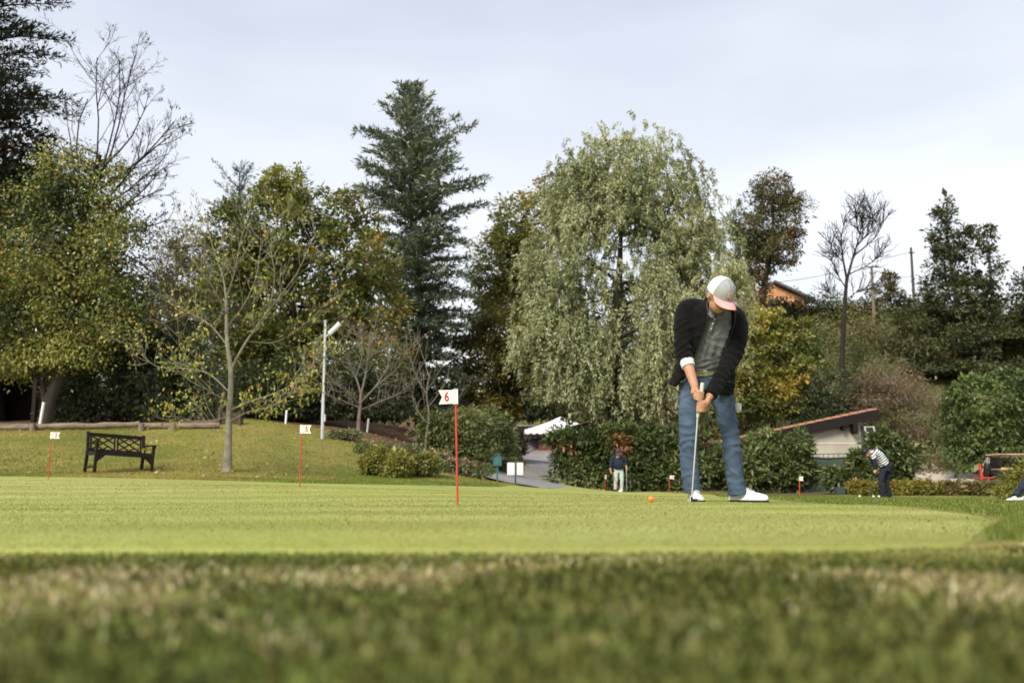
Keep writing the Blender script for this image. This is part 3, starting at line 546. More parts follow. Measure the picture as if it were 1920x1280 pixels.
# --- right hand hillside
HG = [((.085, .10, .036), 3), ((.135, .15, .055), 4), ((.20, .20, .075), 2), ((.22, .17, .09), 1)]
def scrub():
    r = rng(91); L = []
    for k in range(95):
        px = r.uniform(1380, 2060); d = r.uniform(52, 84); z = g1((px - 960) / F * d, d); pz = 916 - (z - CAMZ) * F / d; L += lobes_px([(px, pz - r.uniform(0, 22), r.uniform(34, 64), r.uniform(26, 48))], d)
    for k in range(46):
        px = r.uniform(1500, 1790); d = r.uniform(56, 76); z = g1((px - 960) / F * d, d); pz = 916 - (z - CAMZ) * F / d; L += lobes_px([(px, pz - r.uniform(4, 22), r.uniform(22, 44), r.uniform(20, 36))], d)
    for k in range(34):
        px = r.uniform(1480, 1780); d = r.uniform(66, 84); z = g1((px - 960) / F * d, d); pz = 916 - (z - CAMZ) * F / d; L += lobes_px([(px, pz - r.uniform(6, 20), r.uniform(26, 44), r.uniform(20, 32))], d)
    Cc, U, _ = clumps(L, 2500, r, .6, .4); per = 30; n = 2500 * per; i = np.repeat(np.arange(2500), per); off = nrm(r.normal(0, 1, (n, 3))) * (r.uniform(0, 1, n) ** .5)[:, None] * r.uniform(.45, .95, 2500)[i][:, None]; P = Cc[i] + off
    V, Fq = leaf_quads(P, nrm(off) + r.normal(0, .5, (n, 3)), r.uniform(.14, .30, n), r.uniform(.08, .17, n), np.array([0, -.2, 1.0]) + r.normal(0, .6, (n, 3)))
    tag(mesh_np('hillside_scrub', V, Fq, M['leaf'], col=np.repeat(palette_cols(r, P, HG, n, .3, .2, 6), 4, 0)), 'mixed scrub covering the steep hillside on the right', 'scrub', kind='stuff')
scrub()
tree('ivy_hedge', 'dark level hedge along the top of the hill below the orange house', at(1540, 590, 83), lobes_px([(px, 588 + 4 * ((px // 40) % 2), 34, 26) for px in range(1420, 1760, 40)], 83), [((.035, .042, .022), 3), ((.06, .06, .03), 2)], 260, 60, .6, .2, .11, 41, cat='hedge', trunk=False)
tree('oak_tree', 'open-crowned dark green tree on the hill, right of the willow top', at(1430, 600, 76), lobes_px([(1452, 362, 42, 42), (1480, 410, 32, 50), (1405, 420, 38, 55), (1450, 460, 50, 55), (1400, 500, 36, 45), (1408, 545, 42, 36)], 76),
     [((.09, .10, .042), 3), ((.14, .14, .06), 3), ((.19, .16, .07), 1), ((.16, .08, .05), .5)], 400, 62, .62, .19, .10, 42, at(1450, 360, 76), .3, limbs=90, shell=.35, rough=.5)
tree('field_maple', 'golden yellow autumn tree just right of the golfer in black', onG(1450, 57), lobes_px([(1430, 630, 50, 55), (1475, 680, 52, 60), (1415, 715, 52, 60), (1500, 640, 32, 45), (1460, 745, 60, 45)], 57),
     [((.12, .15, .045), 4), ((.23, .24, .07), 3), ((.42, .38, .09), 3), ((.50, .34, .07), .4)], 360, 75, .5, .17, .11, 43, at(1450, 610, 57), .2, limbs=40)
tree('pine_oak', 'dark pointed tree standing highest at the right of the hill', at(1800, 700, 71), lobes_px([(1774, 400, 16, 36), (1780, 455, 40, 38), (1800, 500, 60, 42), (1838, 432, 26, 18), (1795, 560, 72, 50), (1760, 640, 85, 70), (1840, 650, 85, 80), (1790, 740, 110, 70)], 71),
     [((.065, .075, .034), 4), ((.11, .115, .05), 3), ((.155, .14, .06), 1)], 640, 58, .6, .235, .12, 44, at(1775, 380, 71), .3, limbs=60, rough=.55)
tree('pine_oak', 'dark tree cut by the right edge of the picture on the hilltop', at(1925, 640, 70), lobes_px([(1905, 560, 40, 40), (1950, 560, 50, 60), (1930, 640, 70, 70), (1900, 700, 70, 60)], 70), [((.06, .07, .032), 4), ((.10, .105, .045), 3)], 260, 65, .6, .19, .11, 45, at(1930, 530, 70), .25, limbs=30)
tree('sapling', 'thin leafy sapling on the hilltop beside the brown stub pole', at(1668, 590, 82), lobes_px([(1668, 525, 20, 22), (1655, 550, 28, 18), (1680, 560, 22, 20)], 82), [((.12, .10, .04), 2), ((.09, .10, .035), 2)], 60, 40, .4, .2, .1, 46, at(1668, 510, 82), .08, limbs=25, shell=.2)
tree('brush_thicket', 'beige-brown twiggy bush on the slope behind the shed', onG(1665, 55), lobes_px([(1665, 720, 62, 45), (1640, 760, 50, 45), (1700, 770, 55, 55)], 55), [((.23, .165, .115), 4), ((.28, .21, .14), 2), ((.15, .16, .06), 1)], 260, 60, .45, .16, .03, 47, cat='shrub', r0=.08, limbs=160, bark='twig', limb_r=.03)
tree('holly_bush', 'grey-green bush below the brown thicket, left of it', onG(1580, 56), lobes_px([(1570, 740, 60, 45), (1540, 780, 60, 40), (1610, 790, 50, 40)], 56), [((.07, .085, .045), 3), ((.11, .125, .07), 3)], 220, 70, .45, .15, .07, 48, cat='shrub', trunk=False)
def bare(name, label, base, top, h_first, L, rad, seed, m, lv=3, n0=9, spread=.55, kids=(4, 6), up=.12, leaves=None, minr=.006, gn=.12, group=None):
    r = rng(seed); root = empty(name, base, label, 'tree', group); mb = MB(); C, rd = stem(np.asarray(base) - np.array([0, 0, .15]), top, rad, rad * .35, r, .06, flare=1.5); mb.tube(C, rd, 10); tips = []
    for k in range(n0):
        t = h_first + (1 - h_first) * (k + r.uniform(0, .8)) / n0; b = C[min(int(t * (len(C) - 1)), len(C) - 2)]; a = k * 2.4 + r.normal(0, .3); sp = 1.0 - .65 * (t - h_first) / (1 - h_first)
        twig_tree(mb, b, np.array([math.cos(a) * sp, math.sin(a) * sp, .55 + .5 * (1 - sp)]), L * r.uniform(.75, 1.15) * (.75 + .35 * sp), rad * .38, lv - 1, r, tips, spread, 5, up, kids, .55, minr, gn)
    mb.build('trunk', M[m], root, smooth=True, fix=False)
    if leaves:
        cnt, pal, L1, W1, lo = leaves; T = np.array([t[0] for t in tips]); w = np.exp(-(T[:, 2] - T[:, 2].min()) * lo); k = r.choice(len(T), cnt, p=w / w.sum()); P = T[k] + r.normal(0, .10, (cnt, 3)); P[:, 2] -= .03
        foliage('leaves', P, np.array([0, 0, -.8]) + r.normal(0, .5, (cnt, 3)), r.uniform(.7, 1.2, cnt) * L1, r.uniform(.8, 1.2, cnt) * W1, pick(r, cnt, pal), M['leaf'], root, None, seed)
    return root
YL = [((.46, .41, .08), 3), ((.30, .33, .07), 3), ((.42, .24, .06), 1), ((.17, .22, .05), 2)]
def limbed(name, label, base, d, via, top, r0, r1, limbs, seed, bark, leaves=None, k=.62, dens=5, tl=(.35, .95), tr=.008, minr=.0038, lv=1, kids=(2, 3), up=.15, flare=1.7):
    """tree whose main limbs follow given lines, with twigs sprouting along them"""
    r = rng(seed); root = empty(name, base, label, 'tree'); mb = MB(); tips = []; q = lambda p: at(p[0], p[1], d + (p[2] if len(p) > 2 else 0))
    C, rd = stem(base - np.array([0, 0, .15]), q(top), r0, r1, r, via=[q(v) for v in via], flare=flare); mb.tube(C, rd, 12)
    for P, rr in limbs:
        L = catmull([q(p) for p in P], 5); mb.tube(L, np.linspace(rr * k, max(minr * 1.4, .004), len(L)), 6, cap=False); T = nrm(np.gradient(L, axis=0)); Lt = np.linalg.norm(np.diff(L, axis=0), axis=1).sum()
        for _ in range(int(8 + Lt * dens)):
            j = r.integers(len(L) // 4, len(L)); a = nrm(r.normal(0, 1, 3)); a = nrm(a - T[j] * (a @ T[j])); twig_tree(mb, L[j], T[j] * .6 + a * .75 + np.array([0, 0, up]), r.uniform(*tl), tr, lv, r, tips, .55, 4, .08, kids, .55, minr, .14)
    mb.build('trunk', M[bark], root, smooth=True, fix=False)
    if leaves:
        cnt, pal, lo = leaves; T = np.array([t[0] for t in tips]); w = np.exp(-(T[:, 2] - T[:, 2].min()) * lo) + .04; i = r.choice(len(T), cnt, p=w / w.sum()); P = T[i] + r.normal(0, .09, (cnt, 3))
        foliage('leaves', P, np.array([0, 0, -.8]) + r.normal(0, .5, (cnt, 3)), r.uniform(.07, .13, cnt), r.uniform(.04, .065, cnt), pick(r, cnt, pal), M['leaf'], root, None, seed)
limbed('young_cherry', 'slim grey-barked young tree with few yellow leaves beside the bench', onG(426, 23.5), 23.5, [(428, 830), (430, 770), (433, 700), (426, 640)], (424, 560), .098, .035,
       [([(424, 562), (418, 520, .2), (398, 460, .4), (386, 405, .5)], .04), ([(424, 562), (440, 510, -.2), (452, 450, -.3), (470, 392, -.4)], .04), ([(434, 690), (462, 640, -.1), (505, 580, -.2), (555, 515, -.3), (590, 440, -.4)], .055), ([(505, 580, -.2), (515, 520, -.5), (508, 460, -.7), (520, 410, -.9)], .032),
        ([(430, 770), (470, 752, -.3), (520, 735, -.5), (575, 700, -.6), (610, 640, -.7)], .042), ([(430, 790), (465, 772, -.5), (510, 762, -.8), (560, 730, -1.0)], .026), ([(430, 735), (390, 700, .3), (340, 690, .5), (290, 685, .6), (245, 645, .7)], .034), ([(428, 650), (395, 610, .3), (355, 585, .6), (320, 560, .7)], .03),
        ([(427, 610), (455, 575, .5), (480, 520, .9), (490, 450, 1.2)], .034), ([(430, 750), (395, 735, -.6), (360, 700, -.9), (335, 640, -1.0)], .03), ([(429, 780), (385, 790, .2), (330, 785, .3)], .018), ([(462, 640, -.1), (520, 640, .4), (580, 600, .7), (620, 560, .9)], .03), ([(424, 590), (400, 540, -.5), (370, 500, -.8), (350, 440, -1)], .032)],
       51, 'bark_grey', (1900, YL, .45))
limbed('bare_cherry', 'small leafless spreading tree behind the lamp post', onG(672, 36), 36, [(673, 785), (675, 765)], (677, 735), .075, .05,
       [([(677, 738), (665, 700), (650, 660, -.3), (640, 612, -.5)], .05), ([(677, 738), (688, 690, .2), (692, 650, .3), (705, 605, .4)], .05), ([(676, 760), (650, 735, -.5), (620, 710, -.8), (598, 670, -1)], .045), ([(676, 755), (710, 720, -.4), (745, 690, -.6), (772, 645, -.7)], .05), ([(676, 768), (715, 752, .5), (750, 735, .8), (778, 712, 1)], .035), ([(676, 765), (640, 750, .4), (610, 740, .8)], .03), ([(668, 705), (680, 660, .6), (672, 625, .9)], .03), ([(700, 730, -.4), (725, 690, .3), (735, 640, .6)], .03)],
       52, 'twig', (120, YL, .3), k=.8, dens=6, tl=(.4, 1.0), tr=.013, minr=.006)
limbed('bare_poplar', 'tall leafless tree standing against the sky on the hillside', at(1578, 705, 66), 66, [(1580, 640), (1583, 590), (1585, 555)], (1588, 520), .17, .11,
       [([(1588, 525), (1580, 480), (1578, 440, .3), (1590, 400, .5)], .11), ([(1588, 525), (1600, 480), (1612, 440), (1618, 392)], .13), ([(1600, 480), (1625, 460, -.5), (1645, 440, -.8), (1655, 415, -1)], .08), ([(1606, 462), (1632, 430, .5), (1640, 400, .9)], .07), ([(1580, 490), (1562, 470, -.5), (1556, 455, -.8)], .06), ([(1586, 540), (1568, 510, .4), (1555, 475, .8)], .06), ([(1612, 440), (1605, 410, .8), (1606, 385, 1)], .06), ([(1590, 515), (1630, 495, 1), (1655, 470, 1.4)], .06), ([(1584, 570), (1562, 555, .5), (1550, 540, 1)], .04), ([(1585, 565), (1610, 545, -.6), (1635, 540, -1)], .04), ([(1612, 440), (1630, 415, -.6), (1632, 390, -1)], .06)],
       54, 'twig_dark', None, k=.75, dens=4.2, tl=(.7, 1.6), tr=.03, minr=.011, lv=1, kids=(3, 4), up=.3)
bare('bare_sapling', 'thin leafless sapling among the shrubs right of the bare tree', onG(797, 33), at(806, 700, 33), .3, 1.6, .045, 53, 'twig', 2, 7, .5, (4, 6), .15, None, .006)
# ------------------------------------------------------------------ hedges and shrubs near the green
LA = [((.06, .085, .03), 3), ((.10, .13, .045), 4), ((.155, .185, .07), 2), ((.22, .25, .10), 1)]
def brown_patches(spots, rgb=(.26, .13, .06)):
    S = [(at(a, b, c), rr) for a, b, c, rr in spots]
    def fn(P, col, r):
        col = col.copy()
        for c, rr in S:
            dd = np.linalg.norm((P - c)[:, [0, 2]], axis=1) / rr + r.normal(0, .25, len(P)); h = (dd < .8); col[h] = np.array(rgb) * r.uniform(.6, 1.5, (h.sum(), 1))
        return col
    return fn
_hl = []
for px in range(1062, 1420, 26):
    for py, ry in ((828, 26), (862, 30), (895, 30)):
        if px > 1300 and py == 828: continue
        _hl.append((px + (7 if py == 862 else 0), py + (3 if (px // 26) % 2 else -2), 30, ry, (.0 if py > 870 else .35)))
tree('laurel_hedge', 'long glossy laurel hedge with brown scorched patches behind the far golfers', onG(1220, 40.5), lobes_px(_hl, 40.8, 1.0), LA, 760, 62, .30, .19, .07, 61, cat='hedge', trunk=False, m='waxy', shell=.7, rough=.25, colfn=brown_patches([(1172, 832, 39.4, .55), (1075, 842, 39.4, .28), (1160, 850, 39.4, .2)]))
def shrub(name, label, px, d, lob, pal, n, per, cr, L, Wd, seed, m='waxy', group=None, cat='shrub', base=None, **k):
    return tree(name, label, onG(px, d) if base is None else base, lobes_px(lob, d, .95), pal, n, per, cr, L, Wd, seed, cat=cat, trunk=k.pop('trunk', False), m=m, group=group, **k)
shrub('laurel_bush', 'big lumpy laurel in front of the shed wall, right of the golfer in black', 1460, 38.5, [(1438, 845, 36, 30), (1425, 880, 42, 36), (1470, 885, 44, 34), (1496, 838, 20, 24), (1500, 885, 24, 34), (1400, 890, 30, 28)], LA, 330, 70, .28, .17, .062, 62, shell=.6)
shrub('laurel_bush', 'small laurel in front of the green netting, left of the striped golfer', 1590, 34, [(1565, 896, 17, 17), (1606, 872, 13, 24), (1592, 902, 28, 14), (1618, 892, 20, 24)], LA, 150, 62, .2, .16, .06, 63, shell=.5)
shrub('laurel_bush', 'rounded laurel beside the shed corner, right of the striped golfer', 1668, 36, [(1655, 842, 34, 34), (1688, 858, 26, 34), (1650, 885, 40, 32), (1685, 895, 26, 22)], LA, 230, 66, .26, .16, .06, 64, shell=.55)
GR = [((.06, .09, .03), 2), ((.10, .145, .045), 4), ((.16, .21, .065), 3)]
shrub('viburnum_bush', 'large fresh green rounded bush at the right edge of the picture', 1850, 49, [(1850, 770, 68, 66), (1805, 790, 36, 66), (1905, 740, 52, 46), (1890, 820, 66, 62), (1820, 845, 44, 40), (1950, 790, 60, 90)], GR, 520, 62, .42, .175, .082, 65, shell=.6)
YS = [((.20, .19, .04), 3), ((.33, .27, .05), 3), ((.15, .15, .045), 2), ((.30, .13, .04), .7)]
YD = [((.16, .15, .05), 3), ((.22, .17, .07), 3), ((.11, .12, .04), 3)]
for k, (px, w, lab, pal) in enumerate([(1622, 34, 'yellow low spirea bush left of the striped golfer\'s legs', YS), (1690, 32, 'yellow low spirea bush right of the striped golfer\'s legs', YS), (1735, 30, 'yellow-brown spirea bush, third along the low row', YS), (1785, 32, 'dull olive low bush in front of the gravel road', YD), (1840, 34, 'dull olive low bush with a red bloom in front of the cart', YD)]):
    o = shrub('spirea_bush', lab, px, 31, [(px - 14, 914, w * .6, 10), (px + 12, 913, w * .6, 12), (px, 919, w, 8)], pal, 70, 60, .16, .075, .035, 70 + k, m='leaf', group='low spirea row', shell=.4)
shrub('juniper_bush', 'spreading yellow-green juniper at the right edge behind the seated person', 1915, 24, [(1915, 905, 26, 24), (1945, 895, 34, 36), (1890, 918, 20, 11)], [((.15, .16, .035), 3), ((.22, .22, .05), 3)], 120, 70, .18, .10, .02, 76, m='needle', shell=.4)
YB = [((.22, .23, .06), 3), ((.36, .34, .09), 3), ((.14, .17, .05), 2), ((.42, .40, .20), 1)]
for k, (px, py, rx, ry, d, lab) in enumerate([(707, 866, 24, 25, 26, 'yellow-green variegated bush, leftmost on the bank'), (747, 871, 26, 23, 25.7, 'yellow-green variegated bush in the middle of the bank row'), (801, 870, 24, 21, 26.3, 'yellow-green variegated bush, rightmost of the yellow three')]):
    shrub('euonymus_bush', lab, px, d, [(px, py, rx, ry), (px - 8, py + 8, rx * .8, ry * .7), (px + 8, py - 6, rx * .6, ry * .6)], YB, 95, 60, .17, .07, .04, 80 + k, m='leaf', group='variegated bushes on the bank', shell=.45)
RS = [((.14, .17, .075), 3), ((.20, .22, .11), 3), ((.10, .13, .05), 2)]
def rose(name, lab, px, d, lob, seed, nf):
    o = shrub(name, lab, px, d, lob, RS, 80, 46, .2, .065, .035, seed, m='leaf', group='rose bushes on the bank', shell=.35)
    r = rng(seed + 1); C, U, _ = clumps(lobes_px(lob, d, .95), nf, r, .95, .1); C[:, 2] += .04; P = np.repeat(C, 7, 0) + r.normal(0, .018, (nf * 7, 3)); n = len(P)
    foliage('blossoms', P, r.normal(0, 1, (n, 3)) + np.array([0, -.3, .6]), .07, .055, pick(r, n, [((.62, .25, .24), 3), ((.70, .42, .38), 2)]), M['leaf'], o, None, seed)
rose('rose_bush', 'pink-flowered rose bush beside the foot of the lamp post', 640, 31, [(635, 822, 22, 15), (655, 832, 20, 12)], 84, 24)
rose('rose_bush', 'grey-green rose bush with pink blooms above the variegated bushes', 705, 29, [(690, 838, 24, 12), (725, 845, 26, 14), (755, 846, 20, 12)], 85, 22)
rose('rose_bush', 'pink-flowered rose bush behind the yellow bushes on the right', 800, 28.5, [(790, 852, 28, 14), (825, 862, 24, 14)], 86, 26)
rose('rose_bush', 'low rose bush right of flag six near the drive', 890, 28.3, [(868, 878, 26, 14), (900, 882, 28, 12), (838, 872, 20, 14)], 87, 30)
LS = [((.11, .13, .05), 3), ((.17, .195, .08), 3), ((.24, .24, .09), 2)]
shrub('loose_shrub', 'loose leafy shrub right behind flag six', 840, 33.5, [(822, 795, 32, 26), (845, 820, 45, 38), (880, 800, 38, 30), (890, 840, 40, 30), (800, 815, 20, 20)], LS, 260, 62, .3, .10, .05, 88, m='leaf', shell=.4)
shrub('loose_shrub', 'olive shrub between flag six and the tent, above the drive', 930, 36, [(920, 800, 34, 30), (940, 840, 28, 34), (905, 840, 28, 34)], LS, 190, 62, .3, .11, .05, 89, m='leaf', shell=.4)
shrub('box_bush', 'small round grey-green bush left of the white tent', 966, 52, [(966, 833, 18, 24)], [((.075, .085, .05), 3), ((.11, .12, .08), 2)], 80, 60, .25, .13, .06, 90, shell=.6)
shrub('drive_verge', 'low green planting along the left edge of the drive', 958, 38, [(958, 872, 22, 10), (975, 866, 10, 8), (945, 880, 14, 10)], [((.12, .15, .05), 3), ((.17, .19, .07), 2)], 60, 50, .2, .08, .04, 91, m='leaf', shell=.3)
shrub('hazel_bush', 'bright green bush between the white tent and the willow strands', 1085, 64, [(1080, 768, 30, 22), (1110, 755, 30, 26), (1160, 755, 50, 30), (1240, 765, 50, 30), (1300, 775, 40, 28)], GR, 240, 55, .42, .17, .09, 92, m='leaf', shell=.5)
# fallen leaves on the bank and under the hedge
r = rng(5); n = 620; y = np.concatenate([r.uniform(21, 30.5, 420), r.uniform(32, 37, 120), r.uniform(37.6, 38.6, 80)]); px = np.concatenate([r.uniform(-100, 640, 420), r.uniform(400, 800, 120), r.uniform(1050, 1400, 80)]); x = (px - 960) / F * y
P = np.column_stack([x, y, gz(x, y) + .03]); a = r.uniform(0, 6.28, n)
V, Fq = leaf_quads(P, np.column_stack([np.cos(a), np.sin(a), r.normal(.1, .25, n)]), r.uniform(.06, .12, n), r.uniform(.04, .07, n), np.array([0, -.5, 1]) + r.normal(0, .3, (n, 3)))
tag(mesh_np('fallen_leaves', V, Fq, M['leaf'], col=np.repeat(pick(r, n, [((.40, .22, .10), 3), ((.22, .10, .05), 2), ((.55, .40, .22), 1), ((.10, .05, .03), 1)]), 4, 0)), 'dry autumn leaves scattered over the bank', 'leaves', kind='stuff')
# dark crumbs of turf on the green and its right rim
n = 90; y = np.exp(r.uniform(np.log(2.2), np.log(9), n)); x = np.where(r.uniform(0, 1, n) < .6, gxr(y) + r.normal(0, .12, n), r.uniform(-1, 1, n) * y * .5); a = r.uniform(0, 6.28, n)
V, Fq = leaf_quads(np.column_stack([x, y, gz(x, y) + .012]), np.column_stack([np.cos(a), np.sin(a), r.normal(.3, .3, n)]), r.uniform(.004, .011, n), r.uniform(.003, .007, n))
tag(mesh_np('turf_crumbs', V, Fq, M['leaf'], col=np.repeat(pick(r, n, [((.05, .035, .02), 1)]), 4, 0)), 'dark crumbs of soil and leaf lying along the rim of the green', 'debris', kind='stuff')
shrub('yew_bush', 'dark yew behind the white tent', 1010, 86, [(990, 755, 45, 30), (1040, 750, 40, 32), (940, 770, 40, 30)], [((.045, .058, .026), 3), ((.08, .09, .04), 3)], 170, 50, .7, .28, .15, 93, m='leaf', shell=.5)
shrub('elder_bush', 'olive bushes filling the slope between willow and shed roof', 1340, 62, [(1330, 790, 50, 32), (1390, 770, 50, 40), (1290, 800, 40, 26), (1370, 700, 55, 60)], LS, 260, 50, .5, .2, .10, 94, m='leaf', shell=.5)
# ------------------------------------------------------------------ built things
M['wood_dark'] = mat('stained_wood', (.009, .0065, .0055), .65, rgb2=(.018, .013, .011), scale=6, bump=.3, bscale=40, stretch=(1, 1, 4), spec=.2)
M['timber'] = mat('weathered_timber', (.13, .10, .072), .9, rgb2=(.27, .215, .155), scale=5, bump=.5, bscale=30, stretch=(.5, 3, 3))
M['timber_dark'] = mat('dark_timber', (.055, .04, .03), .9, rgb2=(.10, .075, .055), scale=4, bump=.4, bscale=25)
M['plaster'] = mat('plaster', (.36, .32, .265), .9, rgb2=(.50, .46, .40), scale=.7, bump=.2, bscale=25)
M['tile'] = mat('clay_tile', (.24, .11, .075), .85, rgb2=(.41, .22, .155), scale=2.2, bump=.4, bscale=20)
M['red'] = mat('red_paint', (.50, .045, .03), .45, var=.2, scale=5, spec=.4)
M['flagwhite'] = mat('flag_plastic', (.78, .75, .66), .5, var=.06, scale=6)
M['digit'] = mat('digit_red', (.42, .02, .025), .5, var=.1)
M['white'] = mat('white_paint', (.78, .78, .78), .5, var=.05, scale=3)
M['galv'] = mat('galvanised', (.52, .55, .60), .45, .35, var=.12, scale=6)
M['net'] = mat('green_netting', (.035, .055, .045), .85, rgb2=(.06, .085, .07), scale=3, bump=.5, bscale=120, stretch=(.3, .3, 5))
M['teal'] = mat('teal_paint', (.04, .13, .13), .5, var=.2); M['darkpost'] = mat('dark_post', (.05, .06, .065), .6, var=.2)
M['brownpanel'] = mat('brown_panel', (.17, .055, .045), .6, var=.15, scale=3); M['black'] = mat('black_plastic', (.012, .012, .013), .45, var=.3)
M['canvas'] = mat('canvas', (.74, .74, .77), .8, var=.05, scale=2); M['orange'] = mat('orange_render', (.52, .26, .13), .9, var=.1, scale=1.5); M['slate'] = mat('slate', (.12, .12, .13), .8, var=.2)
M['beige'] = mat('beige_plastic', (.52, .36, .24), .5, var=.1); M['glass'] = mat('glass_pane', (.06, .075, .085), .08, spec=.6); M['stone'] = mat('stone', (.30, .26, .21), .95, rgb2=(.45, .40, .33), scale=6, bump=.6, bscale=15)
def txt(ch, size, m, parent, loc, rotm, sx=.72, ext=.0015):
    cu = bpy.data.curves.new('number', 'FONT'); cu.body = ch; cu.size = size; cu.align_x = 'CENTER'; cu.align_y = 'CENTER'; cu.extrude = ext; cu.offset = size * .012; cu.resolution_u = 4
    t = bpy.data.objects.new('tmp', cu); COL.objects.link(t); bpy.context.view_layer.update(); me = bpy.data.meshes.new_from_object(t.evaluated_get(bpy.context.evaluated_depsgraph_get())); bpy.data.objects.remove(t)
    V = np.array([v.co[:] for v in me.vertices]); Fs = [list(p.vertices) for p in me.polygons]; bpy.data.meshes.remove(me); V[:, 0] *= sx
    return mesh_np('number', V @ np.array(rotm).T + np.asarray(loc), Fs, m, parent)
def flag(px, py_base, d, px_top, py_top, ch, side, label, turn=0.0, plate=(.155, .098)):
    """side +1: swallowtail points right in the photo"""
    b = at(px, py_base, d); b[2] = g1(b[0], b[1]) + (.006 if in_green(b[0], b[1]) > 0 else 0); t = at(px_top, py_top, d); h = t[2] - b[2]; ax = nrm(t - b)
    root = empty('hole_flag', b, label, 'flag', 'numbered hole flags on the green')
    MB().tube([b - ax * .03, t - ax * .01], .006 if d < 20 else .015, 10).build('pole', M['red'], root, smooth=True)
    MB().lathe([(.050, -.02), (.054, -.02), (.054, -.001), (.050, -.001)], b + np.array([0, 0, .0]), 20).build('cup_rim', M['net'], root, smooth=True)
    u = np.array([math.cos(turn) * side, -math.sin(turn), 0.0]); u = nrm(u - ax * (u @ ax)); n = np.cross(u, ax); n = n if n[1] < 0 else -n
    w, hh = plate; fr = np.column_stack([u, n, ax]); o = t - ax * hh
    p = MB().prism([(-.012, 0), (w, -.003), (w - .24 * hh, hh * .48), (w + .002, hh + .002), (-.012, hh)], -.004, .004, fr, o).build('plate', M['flagwhite'], root)
    MB().prism([(-.014, -.004), (.016, -.004), (.016, hh + .004), (-.014, hh + .004)], -.011, .011, fr, o).build('sleeve', M['flagwhite'], root, smooth=False)
    if ch: txt(ch, hh * 1.0, M['digit'], p, o + u * (w * .53) + ax * hh * .49 + n * .006, np.column_stack([u * side, ax, np.cross(u * side, ax)]))
    return root
flag(858, 948, 5.8, 854, 731, '6', -1, 'red-poled flag with number 6, nearest to the camera', plate=(.098, .078))
flag(562, 914, 10.7, 565.5, 797, '5', 1, 'red-poled flag with number 5 in front of the grassy bank', plate=(.105, .085))
flag(90, 900, 13.9, 97.5, 810, '3', 1, 'red-poled flag with number 3 left of the bench', plate=(.115, .085))
flag(1067, 920, 42, 1067, 887, '4', -1, 'small far flag at the left end of the laurel hedge', plate=(.235, .16))
flag(1134, 921, 38.5, 1135, 890, '', 1, 'far flag seen edge-on left of the golfer in navy', turn=1.45, plate=(.22, .15))
flag(1255, 919, 39.6, 1256, 891, '8', 1, 'small far flag in front of the hedge, left of the golfer in black', plate=(.18, .13))
flag(1499, 930, 30, 1499, 893, '', 1, 'small far flag in front of the laurel right of the golfer in black', turn=1.0, plate=(.15, .12))
